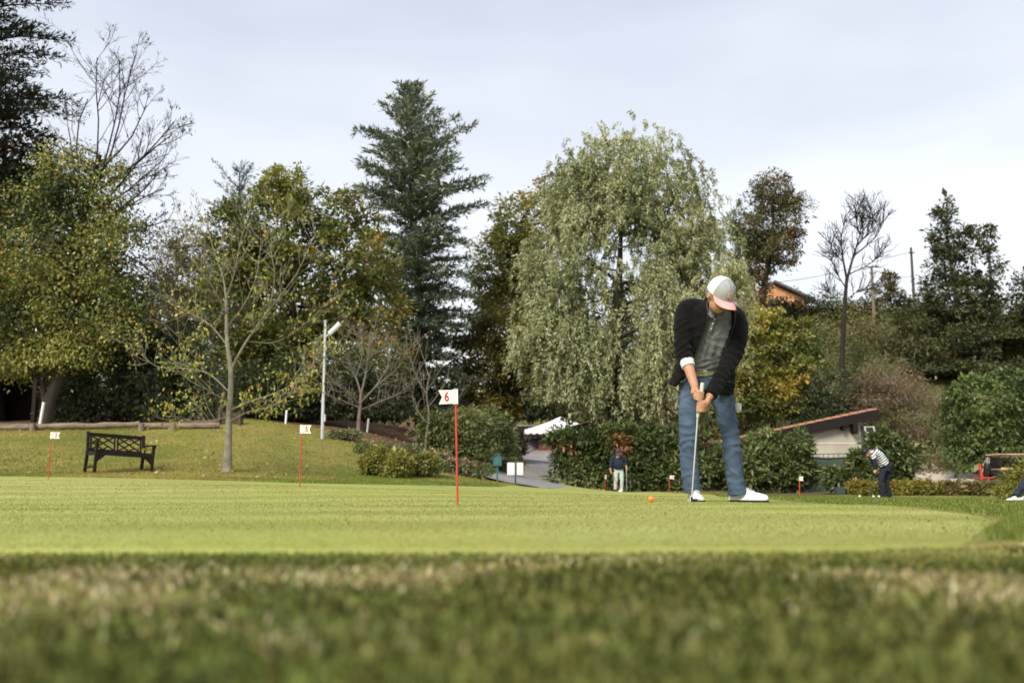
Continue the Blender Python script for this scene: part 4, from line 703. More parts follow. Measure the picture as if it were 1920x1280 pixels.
# --- bench
def bench():
    b = onG(222, 23.0); b[2] = float(min(g1(b[0] - .6, 23.3), b[2])) + .02; root = empty('garden_bench', b, 'dark brown wooden garden bench with lattice back on the lawn', 'bench')
    th = R(41); ex = nrm(np.array([math.cos(th), math.sin(th), -.045])); ey = nrm(np.array([-math.sin(th), math.cos(th), 0.0])); ez = nrm(np.cross(ex, ey))   # ey points away from the viewer
    L, Dp, H = 1.28, .62, .86
    def p(x, y, z): return b + ex * x + ey * y + ez * z
    def bar(n, a, c, w, t, up=None, par=root): return MB().bar(p(*a), p(*c), w, t, ez if up is None else up, bev=.006).build(n, M['wood_dark'], par)
    for s in (-1, 1):
        bar('leg', (s * L / 2, -Dp / 2, -.06), (s * L / 2, -Dp / 2, .60), .065, .06, ey)
        bar('leg', (s * L / 2, Dp / 2 + .03, -.06), (s * L / 2, Dp / 2 - .03, .44), .065, .065, ey)
        bar('back_post', (s * L / 2, Dp / 2 - .03, .42), (s * L / 2, Dp / 2 + .07, H + .02), .065, .06, ey)
        bar('armrest', (s * L / 2, -Dp / 2 - .07, .62), (s * L / 2, Dp / 2 + .02, .635), .085, .035)
        bar('side_rail', (s * L / 2, -Dp / 2 + .03, .37), (s * L / 2, Dp / 2 - .04, .37), .035, .08)
        bar('stretcher', (s * L / 2, -Dp / 2, .07), (s * L / 2, Dp / 2, .07), .03, .045)
        MB().prism([(0, 0), (-s * .17, 0), (-s * .14, -.035), (-s * .05, -.10), (0, -.16)], -.015, .015, np.column_stack([ex, ey, ez]), p(s * (L / 2 - .033), -Dp / 2, .335)).build('bracket', M['wood_dark'], root)
    bar('front_rail', (-L / 2, -Dp / 2, .375), (L / 2, -Dp / 2, .375), .035, .085)
    for k in range(6): y = -Dp / 2 + .05 + k * .094; bar('seat_slat', (-L / 2 + .03, y, .43 - .02 * math.sin(k / 5 * 3.1)), (L / 2 - .03, y, .43 - .02 * math.sin(k / 5 * 3.1)), .075, .022)
    def bk(x, z): return (x, Dp / 2 - .03 + .10 * (z - .42) / .46, z)
    bar('top_rail', bk(-L / 2, .82), bk(L / 2, .82), .045, .085); bar('lower_rail', bk(-L / 2, .47), bk(L / 2, .47), .04, .05)
    for x in (-L / 2 + .07, -.035, .035, L / 2 - .07): bar('back_stile', bk(x, .46), bk(x, .80), .04, .03, ey)
    for s in (-1, 1):
        x0, x1 = (-L / 2 + .09, -.055) if s < 0 else (.055, L / 2 - .09); w = x1 - x0; z0, z1 = .49, .785; hz = z1 - z0
        for (a, c) in [((0, 0), (1, 1)), ((0, 1), (1, 0)), ((0, .5), (.25, .27)), ((.5, 1), (.75, .76)), ((.5, 0), (.75, .26)), ((.25, .74), (.5, 1)), ((.75, .76), (1, .5)), ((0, .5), (.0, .5)), ((.25, .26), (.5, 0)), ((.0, .52), (.24, .74))]:
            if a == c: continue
            bar('lattice_strip', bk(x0 + a[0] * w, z0 + a[1] * hz), bk(x0 + c[0] * w, z0 + c[1] * hz), .034, .022, ey)
bench()
# --- lamp post
def lamp():
    b = onG(604, 30.4); t = at(612, 604, 30.4); t[0] = b[0] + .02; root = empty('lamp_post', b, 'slim grey metal lamp post with tilted floodlight on the bank', 'lamp post'); h = t[2] - b[2]
    MB().tube([b - np.array([0, 0, .1]), b + np.array([0, 0, h * .33])], .052, 12).build('lower_pole', M['galv'], root, smooth=True)
    MB().tube([b + np.array([0, 0, h * .33]), b + np.array([0, 0, h * .37]), b + np.array([0, 0, h])], [.05, .04, .038], 12).build('upper_pole', M['galv'], root, smooth=True)
    MB().lathe([(.05, 0), (.055, .0), (.055, .05), (.02, .07)], b + np.array([0, 0, h]), 14).build('cap', M['galv'], root, smooth=True)
    MB().box(b + np.array([.07, -.02, .62]), (.05, .10, .22), bev=.01).build('service_door', M['galv'], root)
    c = b + np.array([.28, -.05, h - .22]); dr = nrm(np.array([.75, -.10, .72])); up = nrm(np.array([-.55, -.45, .6])); up = nrm(up - dr * (up @ dr)); sd_ = np.cross(dr, up)
    fr = np.column_stack([dr, sd_, up]); hd = MB().box(c, (.46, .20, .10), fr, bev=.02).build('floodlight', M['white'], root)
    MB().box(c - up * .056, (.40, .16, .012), fr).build('lens', M['beige'], hd); MB().box(c + dr * .232, (.03, .22, .12), fr, bev=.008).build('rim', M['white'], hd)
    MB().bar(b + np.array([.03, 0, h - .45]), c - dr * .2, .04, .04).build('bracket', M['galv'], root)
    MB().tube(catmull([b + np.array([0, 0, h - .04]), b + np.array([.2, -.02, h - .09]), c + dr * .2], 4), .008, 5).build('cable', M['darkpost'], root)
lamp()
for px, d, dx, h, lab in [(73, 31.0, .10, .80, 'white leaning stake in front of the cherry trunk'), (535, 33.6, .03, .50, 'white stake at the crest of the bank left of the lamp post'), (688, 36.6, .05, .50, 'white stake behind the small bare tree')]:
    b = onG(px, d); MB().tube([b - np.array([0, 0, .08]), b + np.array([dx, 0, h])], .045 if h > .7 else .034, 10).build('stake', M['white'], None, o=b, smooth=True)
    o = COL.objects[-1]; tag(o, lab, 'stake', 'white marker stakes')
# --- log edging along the lawn
def edging():
    root = empty('log_edging', onG(200, 30), 'line of weathered logs edging the lawn below the thicket', 'edging'); r = rng(8)
    pts = [(-190, 30.0), (-60, 30.0), (55, 30.05), (160, 30.1), (262, 30.2), (322, 30.25), (412, 30.35)]; yt = [803, 803, 805, 805, 800, 797, 800, 801]
    for i in range(len(pts) - 1):
        a = onG(*pts[i]); c = onG(*pts[i + 1]); a[2] += .10; c[2] += .10 + (.06 if i == 3 else 0); L = np.linalg.norm(c - a); P = np.linspace(a, c, 7) + r.normal(0, .012, (7, 3)); P[0] = a + (c - a) * .004; P[-1] = c - (c - a) * .004
        MB().tube(P, .09 + r.normal(0, .008, 7), 12).build('log', M['timber'], root, smooth=True)
    for px in (262, 322, 58, -60): q = onG(px + 2, 29.88); MB().tube([q - np.array([0, 0, .1]), q + np.array([0, .02, .22])], .085, 12).build('post', M['timber'], root, smooth=True)
    root2 = empty('timber_step', onG(20, 31.0), 'low dark timber step in front of the hut on the left', 'step')
    a, c = onG(-120, 31), onG(85, 30.7); MB().bar(a + np.array([0, 0, .06]), c + np.array([0, 0, .02]), .12, .18, bev=.01).build('riser', M['timber_dark'], root2); MB().bar(a + np.array([0, .2, .165]), c + np.array([0, .2, .125]), .5, .03, bev=.005).build('tread', M['timber'], root2)
    root3 = empty('retaining_boards', onG(432, 31), 'dark weathered retaining boards behind the slim young tree', 'boards')
    for k in range(3): a, c = onG(408, 31.0), onG(456, 31.1); z = .04 + .13 * k; MB().bar(a + np.array([0, 0, z]), c + np.array([0, 0, z]), .05, .12, bev=.008).build('board', M['timber_dark'], root3)
    for px in (410, 449): q = onG(px, 30.95); MB().box(q + np.array([0, 0, .2]), (.08, .08, .5), bev=.01).build('post', M['timber_dark'], root3)
edging()
# --- dark hut at the left edge
def hut():
    b = onG(10, 35.2); root = empty('timber_hut', b, 'black open-fronted timber hut under the cherry at the left edge', 'hut'); W_, D_, H_ = 3.6, 2.6, 2.15; x0 = b[0] + 1.0 - W_
    for k in range(18): MB().box((x0 + .1 + k * .2, b[1] + D_, b[2] + H_ / 2), (.19, .03, H_)).build('back_plank', M['wood_dark'], root)
    for s, x in ((0, x0), (1, x0 + W_)):
        for k in range(13): MB().box((x, b[1] + .1 + k * .2, b[2] + H_ / 2), (.03, .19, H_)).build('side_plank', M['wood_dark'], root)
        MB().box((x, b[1] - .05, b[2] + H_ / 2), (.14, .12, H_ + .1), bev=.01).build('corner_post', M['wood_dark'], root)
    rf = MB().box((x0 + W_ / 2, b[1] + D_ / 2 - .1, b[2] + H_ + .12), (W_ + .5, D_ + .7, .10), Matrix.Rotation(R(6), 3, 'X')).build('roof', M['slate'], root)
    MB().box((x0 + W_ / 2, b[1] - .14, b[2] + H_ - .02), (W_ + .3, .05, .18)).build('fascia', M['wood_dark'], root); MB().box((x0 + W_ / 2, b[1] + D_ / 2, b[2] + .03), (W_ - .1, D_ - .1, .06)).build('floor', M['timber_dark'], root)
hut()
# --- lean-to shed with clay tiles
def shed():
    d = 45.0; b = onG(1500, d); b[2] = min(b[2], g1(13, 45)) - .2; root = empty('plaster_shed', b, 'pale plaster lean-to shed with red clay tile roof behind the laurels', 'shed')
    A, B = at(1335, 833, d), at(1645, 768, d); dirv = nrm(B - A); L = np.linalg.norm(B - A); dirv[1] = 0; dirv = nrm(dirv); nrmv = np.array([-dirv[2], 0, dirv[0]])
    wl_, wr = at(1345, 800, d)[0], at(1617, 800, d)[0]
    def zr(x): return A[2] + (B[2] - A[2]) * (x - A[0]) / (B[0] - A[0])
    poly = [(wl_, b[2]), (wr, b[2]), (wr, zr(wr) - .42), (wl_, zr(wl_) - .42)]
    MB().prism(poly, d + .25, d + 5.5).build('wall', M['plaster'], root)
    ln = catmull([(wl_ + .1, d + .235, at(0, 834, d)[2]), (13.5, d + .235, at(0, 831, d)[2]), (wr - .02, d + .235, at(0, 831, d)[2])], 6); MB().tube(ln, .018, 6).build('cable', M['white'], root)
    MB().box((wr + .06, d + .4, b[2] + 1.5), (.09, .3, 3.0)).build('downpipe', M['darkpost'], root)
    fr = np.column_stack([dirv, (0, 1, 0), nrmv])
    MB().prism([(0, -.40), (L - .1, -.40), (L, -.12), (L, -.02), (0, -.02)], -.35, -.29, fr, (A[0], d + .2, A[2])).build('barge_board', M['wood_dark'], root)
    MB().prism([(0, -.16), (L, -.16), (L, -.02), (0, -.02)], -.25, 6.0, fr, (A[0], d + .2, A[2])).build('roof_deck', M['wood_dark'], root)
    for xx in (wr - .36,): MB().box((xx, d + .05, zr(xx) - .62), (.22, .5, .44), bev=.02).build('beam_end', M['wood_dark'], root)
    for k in range(4): xx = wl_ + .9 + k * 1.6; MB().box((xx, d + .1, zr(xx) - .5), (.14, .45, .18), bev=.02).build('rafter_end', M['wood_dark'], root)
    def tilemesh():
        V = []; n = 9
        for i, (s, rr) in enumerate([(-.02, .115), (.46, .095)]):
            for j in range(n): a = math.pi * j / (n - 1); V += [(s, -math.cos(a) * rr, math.sin(a) * rr * .8 - .01 + (.03 if i == 0 else 0))]
        for i, (s, rr) in enumerate([(-.02, .098), (.46, .08)]):
            for j in range(n): a = math.pi * j / (n - 1); V += [(s, -math.cos(a) * rr, math.sin(a) * rr * .8 - .025 + (.03 if i == 0 else 0))]
        Fs = [(j, j + 1, n + j + 1, n + j) for j in range(n - 1)] + [(2 * n + j, 3 * n + j, 3 * n + j + 1, 2 * n + j + 1) for j in range(n - 1)]
        Fs += [(j, 2 * n + j, 2 * n + j + 1, j + 1) for j in range(n - 1)] + [(n + j, n + j + 1, 3 * n + j + 1, 3 * n + j) for j in range(n - 1)] + [(0, n, 3 * n, 2 * n), (n - 1, 3 * n - 1, 4 * n - 1, 2 * n - 1)]
        return np.array(V), Fs
    V, Fs = tilemesh(); V = V @ fr.T; first = None; nt = int(L / .40); r = rng(3)
    for k in range(nt):
        for row, yy in enumerate((-.20, .03, .26)):
            if first is None: o = first = mesh_np('roof_tile', V + org(root), Fs, M['tile'], root, smooth=True)
            else: o = first.copy(); COL.objects.link(o)
            o.location = tuple(np.array([A[0], d + .2, A[2]]) + dirv * (k * .40 + r.normal(0, .008)) + np.array([0, yy + r.normal(0, .006), 0]) + nrmv * .02 - org(root)); o.rotation_euler = (r.normal(0, .02), 0, r.normal(0, .02))
    mb = MB()
    for row in range(24):
        for k in range(nt): mb.add(V[:18] + np.array([A[0], d + .2 + .49 + row * .23, A[2]]) + dirv * k * .40 + nrmv * .02, [(j, j + 1, 10 + j, 9 + j) for j in range(8)])
    o = mb.build('roof_tiles', M['tile'], root, smooth=True, fix=False); o['kind'] = 'stuff'
    c = at(1482, 838, d); bn = MB().box((c[0], d + .2, c[2]), (1.0, .03, .36), Matrix.Rotation(R(-4), 3, 'Y')); o = bn.build('orange_banner', M['orange'], None, o=(c[0], d + .2, c[2] - .18)); tag(o, 'orange banner panel on the plaster wall behind the laurel', 'banner')
shed()
def fence():
    P = [onG(1478, 41.5), onG(1555, 41.2), onG(1640, 40.5)]; root = empty('netting_fence', P[1], 'dark green netting fence sagging in front of the plaster shed', 'fence'); C = catmull(P, 14); n = len(C); V = []; r = rng(4)
    t = np.linspace(0, 1, n); top = np.interp(t, [0, .5, 1], [at(0, 853, 41.3)[2], at(0, 859, 41.3)[2], at(0, 855, 41)[2]]); k = 12
    for i in range(n):
        for s in np.linspace(0, 1, k): V.append(C[i] + np.array([0, -.06 * math.sin(s * 3.1) * (1 + math.sin(t[i] * 9)) - .10 * (1 - s) * math.sin(t[i] * 17 + s * 5), (top[i] - C[i][2]) * s]))
    Fq = np.array([(i * k + j, (i + 1) * k + j, (i + 1) * k + j + 1, i * k + j + 1) for i in range(n - 1) for j in range(k - 1)]); mesh_np('netting', np.array(V), Fq, M['net'], root, smooth=True)
    MB().tube(np.column_stack([C[:, 0], C[:, 1] - .02, top]), .03, 6).build('hem', M['net'], root, smooth=True)
    for i in range(0, n, 7): MB().tube([C[i] + np.array([0, .08, -.1]), np.array([C[i][0], C[i][1] + .08, top[i] + .05])], .03, 8).build('post', M['darkpost'], root, smooth=True)
    ra = empty('guard_rail', onG(1575, 43.5), 'thin dark guard rail showing above the netting against the plaster wall', 'railing'); a, c = at(1522, 851, 43.5), at(1617, 850, 43.5)
    MB().tube([a, c], .018, 6).build('top_rail', M['darkpost'], ra)
    for k in range(10): q = a + (c - a) * (k + .3) / 10; MB().tube([np.array([q[0], q[1], g1(q[0], q[1])]), q], .014, 6).build('baluster', M['darkpost'], ra)
    la = empty('ladder', onG(1634, 44.5), 'aluminium ladder leaning at the shed corner', 'ladder'); x0, x1 = at(1627, 800, 44.5)[0], at(1644, 800, 44.5)[0]; zt = at(0, 798, 44.5)[2]; zb = g1(x0, 44.5)
    for x in (x0, x1): MB().bar((x, 44.2, zb), (x, 44.9, zt), .045, .07, (0, 1, 0)).build('stile', M['galv'], la)
    for k in range(11):
        f = (k + .9) / 11; MB().bar((x0, 44.2 + .7 * f, zb + (zt - zb) * f), (x1, 44.2 + .7 * f, zb + (zt - zb) * f), .05, .04).build('rung', M['galv'], la)
    q = onG(1575, 33.2); o = MB().box(q + np.array([0, 0, .12]), (.27, .27, .26), taper=1.1, bev=.01).build('planter_box', M['net'], None, o=q); tag(o, 'square dark planter box at the foot of the small laurel', 'planter')
fence()
# --- white tent at the end of the drive, with bar counter
def tent():
    d = 76.0; b = onG(1050, d); root = empty('canopy_tent', b, 'white canopy tent with scalloped valance at the end of the drive', 'tent'); k = F / d; hw = 2.9; cx = at(1055, 800, d)[0]; ze = at(0, 805, d)[2]; za = at(0, 776, d)[2]
    V = []; n = 13
    for j, (s, z) in enumerate([(1.0, ze), (.75, ze + (za - ze) * .2), (.5, ze + (za - ze) * .44), (.25, ze + (za - ze) * .71), (.02, za)]):
        for (sx, sy) in ((-1, -1), (1, -1), (1, 1), (-1, 1)):
            V.append((cx + sx * hw * s, d + hw + sy * hw * s, z))
    Fs = [(j * 4 + i, j * 4 + (i + 1) % 4, (j + 1) * 4 + (i + 1) % 4, (j + 1) * 4 + i) for j in range(4) for i in range(4)]; mesh_np('canopy', np.array(V), Fs, M['canvas'], root)
    for (ax, ay, bx, by) in ((-1, -1, 1, -1), (1, -1, 1, 1), (1, 1, -1, 1), (-1, 1, -1, -1)):
        P = []; m = 61
        for i in range(m): t = i / (m - 1); P.append((ax + (bx - ax) * t, ay + (by - ay) * t, ze - .26 - .10 * abs(math.sin(t * 12 * math.pi))))
        Vv = [(cx + hw * p[0], d + hw + hw * p[1], ze + .002) for p in P] + [(cx + hw * p[0] * 1.005, d + hw + hw * p[1] * 1.005, p[2]) for p in P]; mesh_np('valance', np.array(Vv), [(i, i + 1, m + i + 1, m + i) for i in range(m - 1)], M['canvas'], root)
    for sx in (-1, 1):
        for sy in (-1, 1): x, y = cx + sx * (hw - .1), d + hw + sy * (hw - .1); MB().box((x, y, (ze + g1(x, y)) / 2), (.16, .16, ze - g1(x, y)), bev=.01).build('post', M['brownpanel'], root)
    x0, x1 = at(1011, 840, d)[0], at(1062, 840, d)[0]; z0 = b[2]; cb = empty('bar_counter', ((x0 + x1) / 2, d + 1.2, z0), 'red-brown bar counter under the white tent', 'counter')
    MB().box(((x0 + x1) / 2, d + 1.2, z0 + .52), (x1 - x0, .6, 1.04), bev=.02).build('front_panel', M['brownpanel'], cb); MB().box(((x0 + x1) / 2, d + 1.15, z0 + 1.065), (x1 - x0 + .12, .8, .05), bev=.01).build('counter_top', M['timber_dark'], cb)
    cs = empty('glass_case', (x0 + .45, d + 1.2, z0 + 1.09), 'white-framed glass case standing on the bar counter', 'display case'); h = .62
    for sx in (-1, 1):
        for sy in (-1, 1): MB().box((x0 + .45 + sx * .22, d + 1.2 + sy * .2, z0 + 1.09 + h / 2), (.05, .05, h)).build('upright', M['white'], cs)
    MB().box((x0 + .45, d + 1.2, z0 + 1.09 + h / 2), (.40, .36, h - .06)).build('pane', M['glass'], cs); MB().box((x0 + .45, d + 1.2, z0 + 1.09 + h + .02), (.52, .48, .04)).build('top', M['white'], cs)
    sh = empty('backing_wall', (cx, d + 6.2, z0), 'dark timber wall behind the white tent', 'wall')
    for k in range(30): MB().box((cx - 3.3 + k * .23, d + 6.2, z0 + 1.1), (.22, .05, 2.6)).build('plank', M['wood_dark'], sh)
tent()
def darkshed():
    d = 60.0; A, B = at(1056, 805, d), at(1215, 757, d); b = onG(1130, d); root = empty('dark_lean_to', b, 'dark-stained lean-to roof showing above the hedge under the willow', 'shed'); dirv = nrm(B - A); dirv = nrm(np.array([dirv[0], 0, dirv[2]])); nv = np.array([-dirv[2], 0, dirv[0]]); L = np.linalg.norm(B - A); fr = np.column_stack([dirv, (0, 1, 0), nv])
    MB().prism([(0, -.34), (L, -.34), (L, 0), (0, 0)], 0, .06, fr, A).build('barge_board', M['wood_dark'], root); MB().prism([(-.05, .002), (L, .002), (L, .06), (-.05, .06)], -.1, 5, fr, A).build('roof', M['tile'], root)
    MB().prism([(A[0] + .4, b[2] - .3), (B[0] - .2, b[2] - .3), (B[0] - .2, B[2] - .5), (A[0] + .4, A[2] - .3)], d + .8, d + 5).build('wall', M['timber_dark'], root)
    for k in range(3): x = A[0] + .5 + k * 2.2; MB().box((x, d + .3, b[2] + 1.1), (.16, .16, 2.2), bev=.01).build('post', M['wood_dark'], root)
darkshed()
# --- small signs by the drive
b = onG(932.5, 29.2); root = empty('notice_post', b, 'teal house-shaped notice box on a post beside the drive', 'sign')
MB().box(b + np.array([0, 0, .30]), (.05, .05, .75), bev=.004).build('post', M['teal'], root)
zb = b[2] + .47; MB().prism([(-.125, zb), (.125, zb), (.125, zb + .22), (0, zb + .33), (-.125, zb + .22)], b[1] - .06, b[1] + .06, None, (b[0], 0, 0)).build('box', M['teal'], root)
for s in (-1, 1): MB().bar((b[0] + .002 * s, b[1], zb + .355), (b[0] + s * .20, b[1], zb + .18), .18, .018).build('roof_slope', M['teal'], root)
b = onG(966.5, 30.2); root = empty('sign_board', b, 'blank white sign board on a dark post in front of the drive', 'sign'); s_ = F / 30.2
MB().box(b + np.array([0, -.02, .30]), (.045, .03, .76), bev=.004).build('post', M['darkpost'], root); c = at(966, 878.5, 30.2)
MB().box((c[0], 30.2 + .02, c[2]), (.48, .02, .37), bev=.004).build('board', M['white'], root)
# --- hilltop house, poles and wires
def house():
    d = 104.0; k = F / d; root = empty('orange_house', (at(1455, 560, d)[0], d, 16.3), 'orange-rendered house gable half hidden on the hilltop', 'house'); a = at(1450, 529, d); e_ = at(1526, 563, d); zb = 15.5; xw = at(1512, 560, d)[0]; xl = a[0] - .8
    MB().prism([(xl, zb), (xw, zb), (xw, e_[2] + .2), (a[0], a[2] - .15), (xl, a[2] - .15)], d + .4, d + 9).build('wall', M['orange'], root)
    for s in (1,):
        dv = nrm(np.array([(e_[0] - a[0]) * s, 0, e_[2] - a[2]])); nv = np.cross(dv, (0, 1, 0)) * (-s); nv = nv if nv[2] > 0 else -nv; LL = math.hypot(e_[0] - a[0], e_[2] - a[2])
        MB().prism([(0, 0), (LL, 0), (LL, .22), (0, .22)], -.3, 9.6, np.column_stack([dv, (0, 1, 0), nv]), (a[0] + .01 * s, d, a[2])).build('roof', M['slate'], root)
    MB().box((a[0] + 1.3, d + .38, zb + 1.6), (.9, .06, 1.2)).build('window', M['glass'], root)
    MB().tube(catmull([(xw - .9, d + .3, zb), (xw - .7, d + .3, e_[2] - .1), (xw - .2, d + .25, e_[2] + .3), (xw + .5, d + .2, e_[2] + .2)], 4), .06, 6).build('gutter_pipe', M['slate'], root)
house()
for px, yt, yb, d, rr, m_, lab in [(1708, 465, 590, 88, .12, 'darkpost', 'tall dark utility pole left of the pointed dark tree'), (1634, 502, 600, 80, .12, 'timber', 'short brown wooden pole on the hilltop beside the sapling'), (1853, 456, 620, 80, .12, 'darkpost', 'utility pole rising out of the pointed dark tree')]:
    t = at(px, yt, d); b = np.array([t[0], d, min(g1(t[0], d), at(px, yb, d)[2]) - .3]); root = empty('utility_pole', b, lab, 'pole', 'poles on the hill'); MB().tube([b, t], [rr * 1.2, rr * .85], 10).build('shaft', M[m_], root, smooth=True)
    MB().box(t - np.array([0, .12, .45]), (.5, .1, .1)).build('crossarm', M[m_], root); MB().box(t + np.array([0, 0, .03]), (.16, .16, .06), bev=.02).build('cap', M[m_], root)
def wire(pts, lab, rr=.022):
    P = np.array([at(*p) for p in pts]); C = catmull(P, 6); o = MB().tube(C, rr, 5).build('overhead_wire', M['darkpost'], None, o=P[0]); tag(o, lab, 'wire')
wire([(1300, 532, 80), (1500, 524, 84), (1708, 472, 88)], 'thin overhead wire from the willow to the tall pole'); wire([(1853, 458, 80), (1895, 500, 74), (1960, 548, 68)], 'overhead wire falling to the right edge')
wire([(1634, 506, 80), (1670, 516, 84), (1708, 520, 88)], 'short wire between the two left hilltop poles')
# --- golf cart, heap and rocks on the right
def cart():
    d = 42.5; b = onG(1890, d); k = F / d; root = empty('golf_cart', b, 'parked golf cart with beige roof and red bag rack at the right edge', 'golf cart'); x0 = at(1852, 880, d)[0]; zr = at(0, 851, d)[2]
    rf = MB().box((x0 + 1.15, d, zr - .03), (1.9, 1.15, .06), bev=.025).build('roof', M['beige'], root)
    MB().box((x0 + .42, d - .58, zr - .035), (.30, .01, .03)).build('roof_slot', M['brownpanel'], rf); MB().box((x0 + 1.15, d, zr - .08), (1.5, .9, .05), bev=.02).build('roof_rib', M['beige'], rf)
    z = b[2]
    for sx in (.65, 1.85):
        for sy in (-.48, .48): MB().tube([(x0 + sx, d + sy, z + .45), (x0 + sx + (.1 if sx < 1 else -.15), d + sy, zr - .05)], .02, 8).build('roof_strut', M['black'], root)
    MB().prism([(.1, .25), (2.1, .25), (2.3, .45), (2.1, .7), (1.7, .62), (1.6, .35), (.95, .35), (.9, .62), (.15, .62), (.0, .5)], -.5, .5, None, (x0, d, z)).build('body', M['black'], root)
    MB().box((x0 + .62, d, z + .70), (.55, .95, .14), bev=.05).build('seat', M['beige'], root); MB().box((x0 + .36, d, z + .95), (.12, .95, .4), bev=.05).build('seat_back', M['black'], root)
    for sx in (.38, 1.85):
        for sy in (-.45, .45):
            w = MB().lathe([(.10, -.08), (.2, -.085), (.215, -.05), (.215, .05), (.2, .085), (.10, .08)], (x0 + sx, d + sy, z + .2), 20, np.array([[1, 0, 0], [0, 0, -1], [0, 1, 0]])).build('wheel', M['black'], root, smooth=True)
            MB().lathe([(.0, -.06), (.10, -.07), (.10, .07), (.0, .06)], (x0 + sx, d + sy, z + .2), 16, np.array([[1, 0, 0], [0, 0, -1], [0, 1, 0]])).build('hub', M['white'], w, smooth=True)
    MB().tube([(x0 + 1.35, d - .2, z + .95), (x0 + 1.6, d - .2, z + .5)], .018, 8).build('steering_column', M['black'], root); MB().box((x0 - .2, d, z + .35), (.5, .9, .05)).build('bag_rack', M['red'], root)
    MB().bar((x0 - .42, d - .35, z + .28), (x0 - .50, d - .35, z + .92), .10, .08, (0, 1, 0), bev=.01).build('rear_bumper', M['red'], root)
    for j, (dx, dy, m_, lab) in enumerate([(-.22, -.25, 'black', 'black golf bag strapped on the cart rear, nearer one'), (-.05, .22, 'beige', 'tan golf bag strapped on the cart rear, farther one')]):
        q = np.array([x0 + dx, d + dy, z + .38]); g = empty('golf_bag', q, lab, 'golf bag', 'golf bags on the cart'); ax = nrm(np.array([.18, -.05, 1]))
        MB().tube([q, q + ax * .06, q + ax * .3, q + ax * .52, q + ax * .58], [.12, .135, .14, .15, .13], 14).build('bag', M[m_], g, smooth=True); MB().box(q + ax * .22 + np.array([-.02, -.13, 0]), (.18, .09, .28), bev=.035).build('pocket', M[m_], g); MB().tube(catmull([q + ax * .5 + np.array([-.13, 0, 0]), q + ax * .3 + np.array([-.24, -.05, 0]), q + ax * .1 + np.array([-.13, 0, 0])], 4), .018, 6).build('strap', M['black'], g)
        for a in range(5): t = q + ax * .55 + np.array([math.cos(a * 1.3) * .07, math.sin(a * 1.3) * .07, 0]); e = t + ax * (.16 + .03 * a); MB().tube([t, e], .008, 5).build('club_shaft', M['galv'], g); MB().box(e, (.07, .03, .045), bev=.012).build('club_head', M['galv' if a % 2 else 'black'], g)
    q = onG(1872, 40.5); o = MB().ball(q + np.array([0, 0, .05]), (.5, .3, .14), 14, 8).build('tarpaulin', M['teal'], None, o=q, smooth=True); V = np.array([v.co[:] for v in o.data.vertices]); V[:, 2] *= 1 + .5 * (fbm(V * 5, 2) - .5); o.data.vertices.foreach_set('co', V.astype(np.float32).ravel()); tag(o, 'crumpled teal tarpaulin on the ground before the cart', 'tarpaulin')
cart()
r = rng(14)
q = onG(1800, 40.0); o = MB().ball(q, (.9, .5, .24), 40, 20).build('gravel_heap', M['stone'], None, o=q, smooth=True); V = np.array([v.co[:] for v in o.data.vertices]); V *= (1 + .5 * (fbm(V * 3, 3) - .5))[:, None]; o.data.vertices.foreach_set('co', V.astype(np.float32).ravel()); tag(o, 'grey heap of rubble beside the gravel road', 'heap')
for k, (px, d, s) in enumerate([(1700, 56, .17), (1745, 55, .26), (1785, 56, .18), (1722, 60, .22), (1770, 60.5, .18)]):
    q = onG(px, d); mb = MB(); mb.ball((0, 0, 0), (s, s * .8, s * .65), 14, 9); o = mb.build('boulder', M['stone'], None, smooth=False); o.location = tuple(q + np.array([0, 0, s * .25])); V = np.array([v.co[:] for v in o.data.vertices]); V *= (1 + .9 * (fbm(V * 2.6 / s * .5 + k * 9, 2) - .5))[:, None]; o.data.vertices.foreach_set('co', V.astype(np.float32).ravel())
    tag(o, ['pale boulder at the left end of the lower bank row', 'largest pale boulder, middle of the lower bank row', 'pale boulder at the right end of the lower bank row', 'pale boulder on the left, higher up the bank', 'pale boulder on the right, higher up the bank'][k], 'boulder', 'boulders on the bank')
# --- balls
M['ballorange'] = mat('orange_ball', (.85, .22, .02), .3, var=.04, spec=.5, coat=.3); M['ballwhite'] = mat('white_ball', (.82, .82, .80), .3, var=.03, spec=.5, coat=.3)
def gball(px, py, d, m, label, group=None, rr=.0214):
    q = at(px, py, d); q[2] = g1(q[0], q[1]) + (.006 if in_green(q[0], q[1]) > 0 else .012); bm = bmesh.new(); bmesh.ops.create_icosphere(bm, subdivisions=4, radius=rr)
    for f in bm.faces: pass
    me = bpy.data.meshes.new('golf_ball'); V = np.array([v.co[:] for v in bm.verts]); bm.to_mesh(me); bm.free()
    k = np.arange(200); z = 1 - (2 * k + 1) / 200; a = k * 2.39996; Cn = np.column_stack([np.sqrt(1 - z * z) * np.cos(a), np.sqrt(1 - z * z) * np.sin(a), z]); dd = np.min(np.arccos(np.clip((V / rr) @ Cn.T, -1, 1)), 1); V *= (1 - .022 * np.exp(-(dd / .055) ** 2))[:, None]
    me.vertices.foreach_set('co', V.astype(np.float32).ravel()); me.polygons.foreach_set('use_smooth', np.ones(len(me.polygons), bool)); me.materials.append(m); o = bpy.data.objects.new('golf_ball', me); link(o); o.location = tuple(q + np.array([0, 0, rr])); tag(o, label, 'ball', group)
gball(1221, 940, 6.75, M['ballorange'], 'orange golf ball on the green left of the black-jacketed golfer')
for px, lab in [(1612, 'white golf ball farthest left of the striped golfer'), (1638, 'white golf ball second from the left near the striped golfer'), (1648, 'white golf ball nearest the striped golfer\'s putter')]: gball(px, 934, 26.6, M['ballwhite'], lab, 'practice balls', .03)
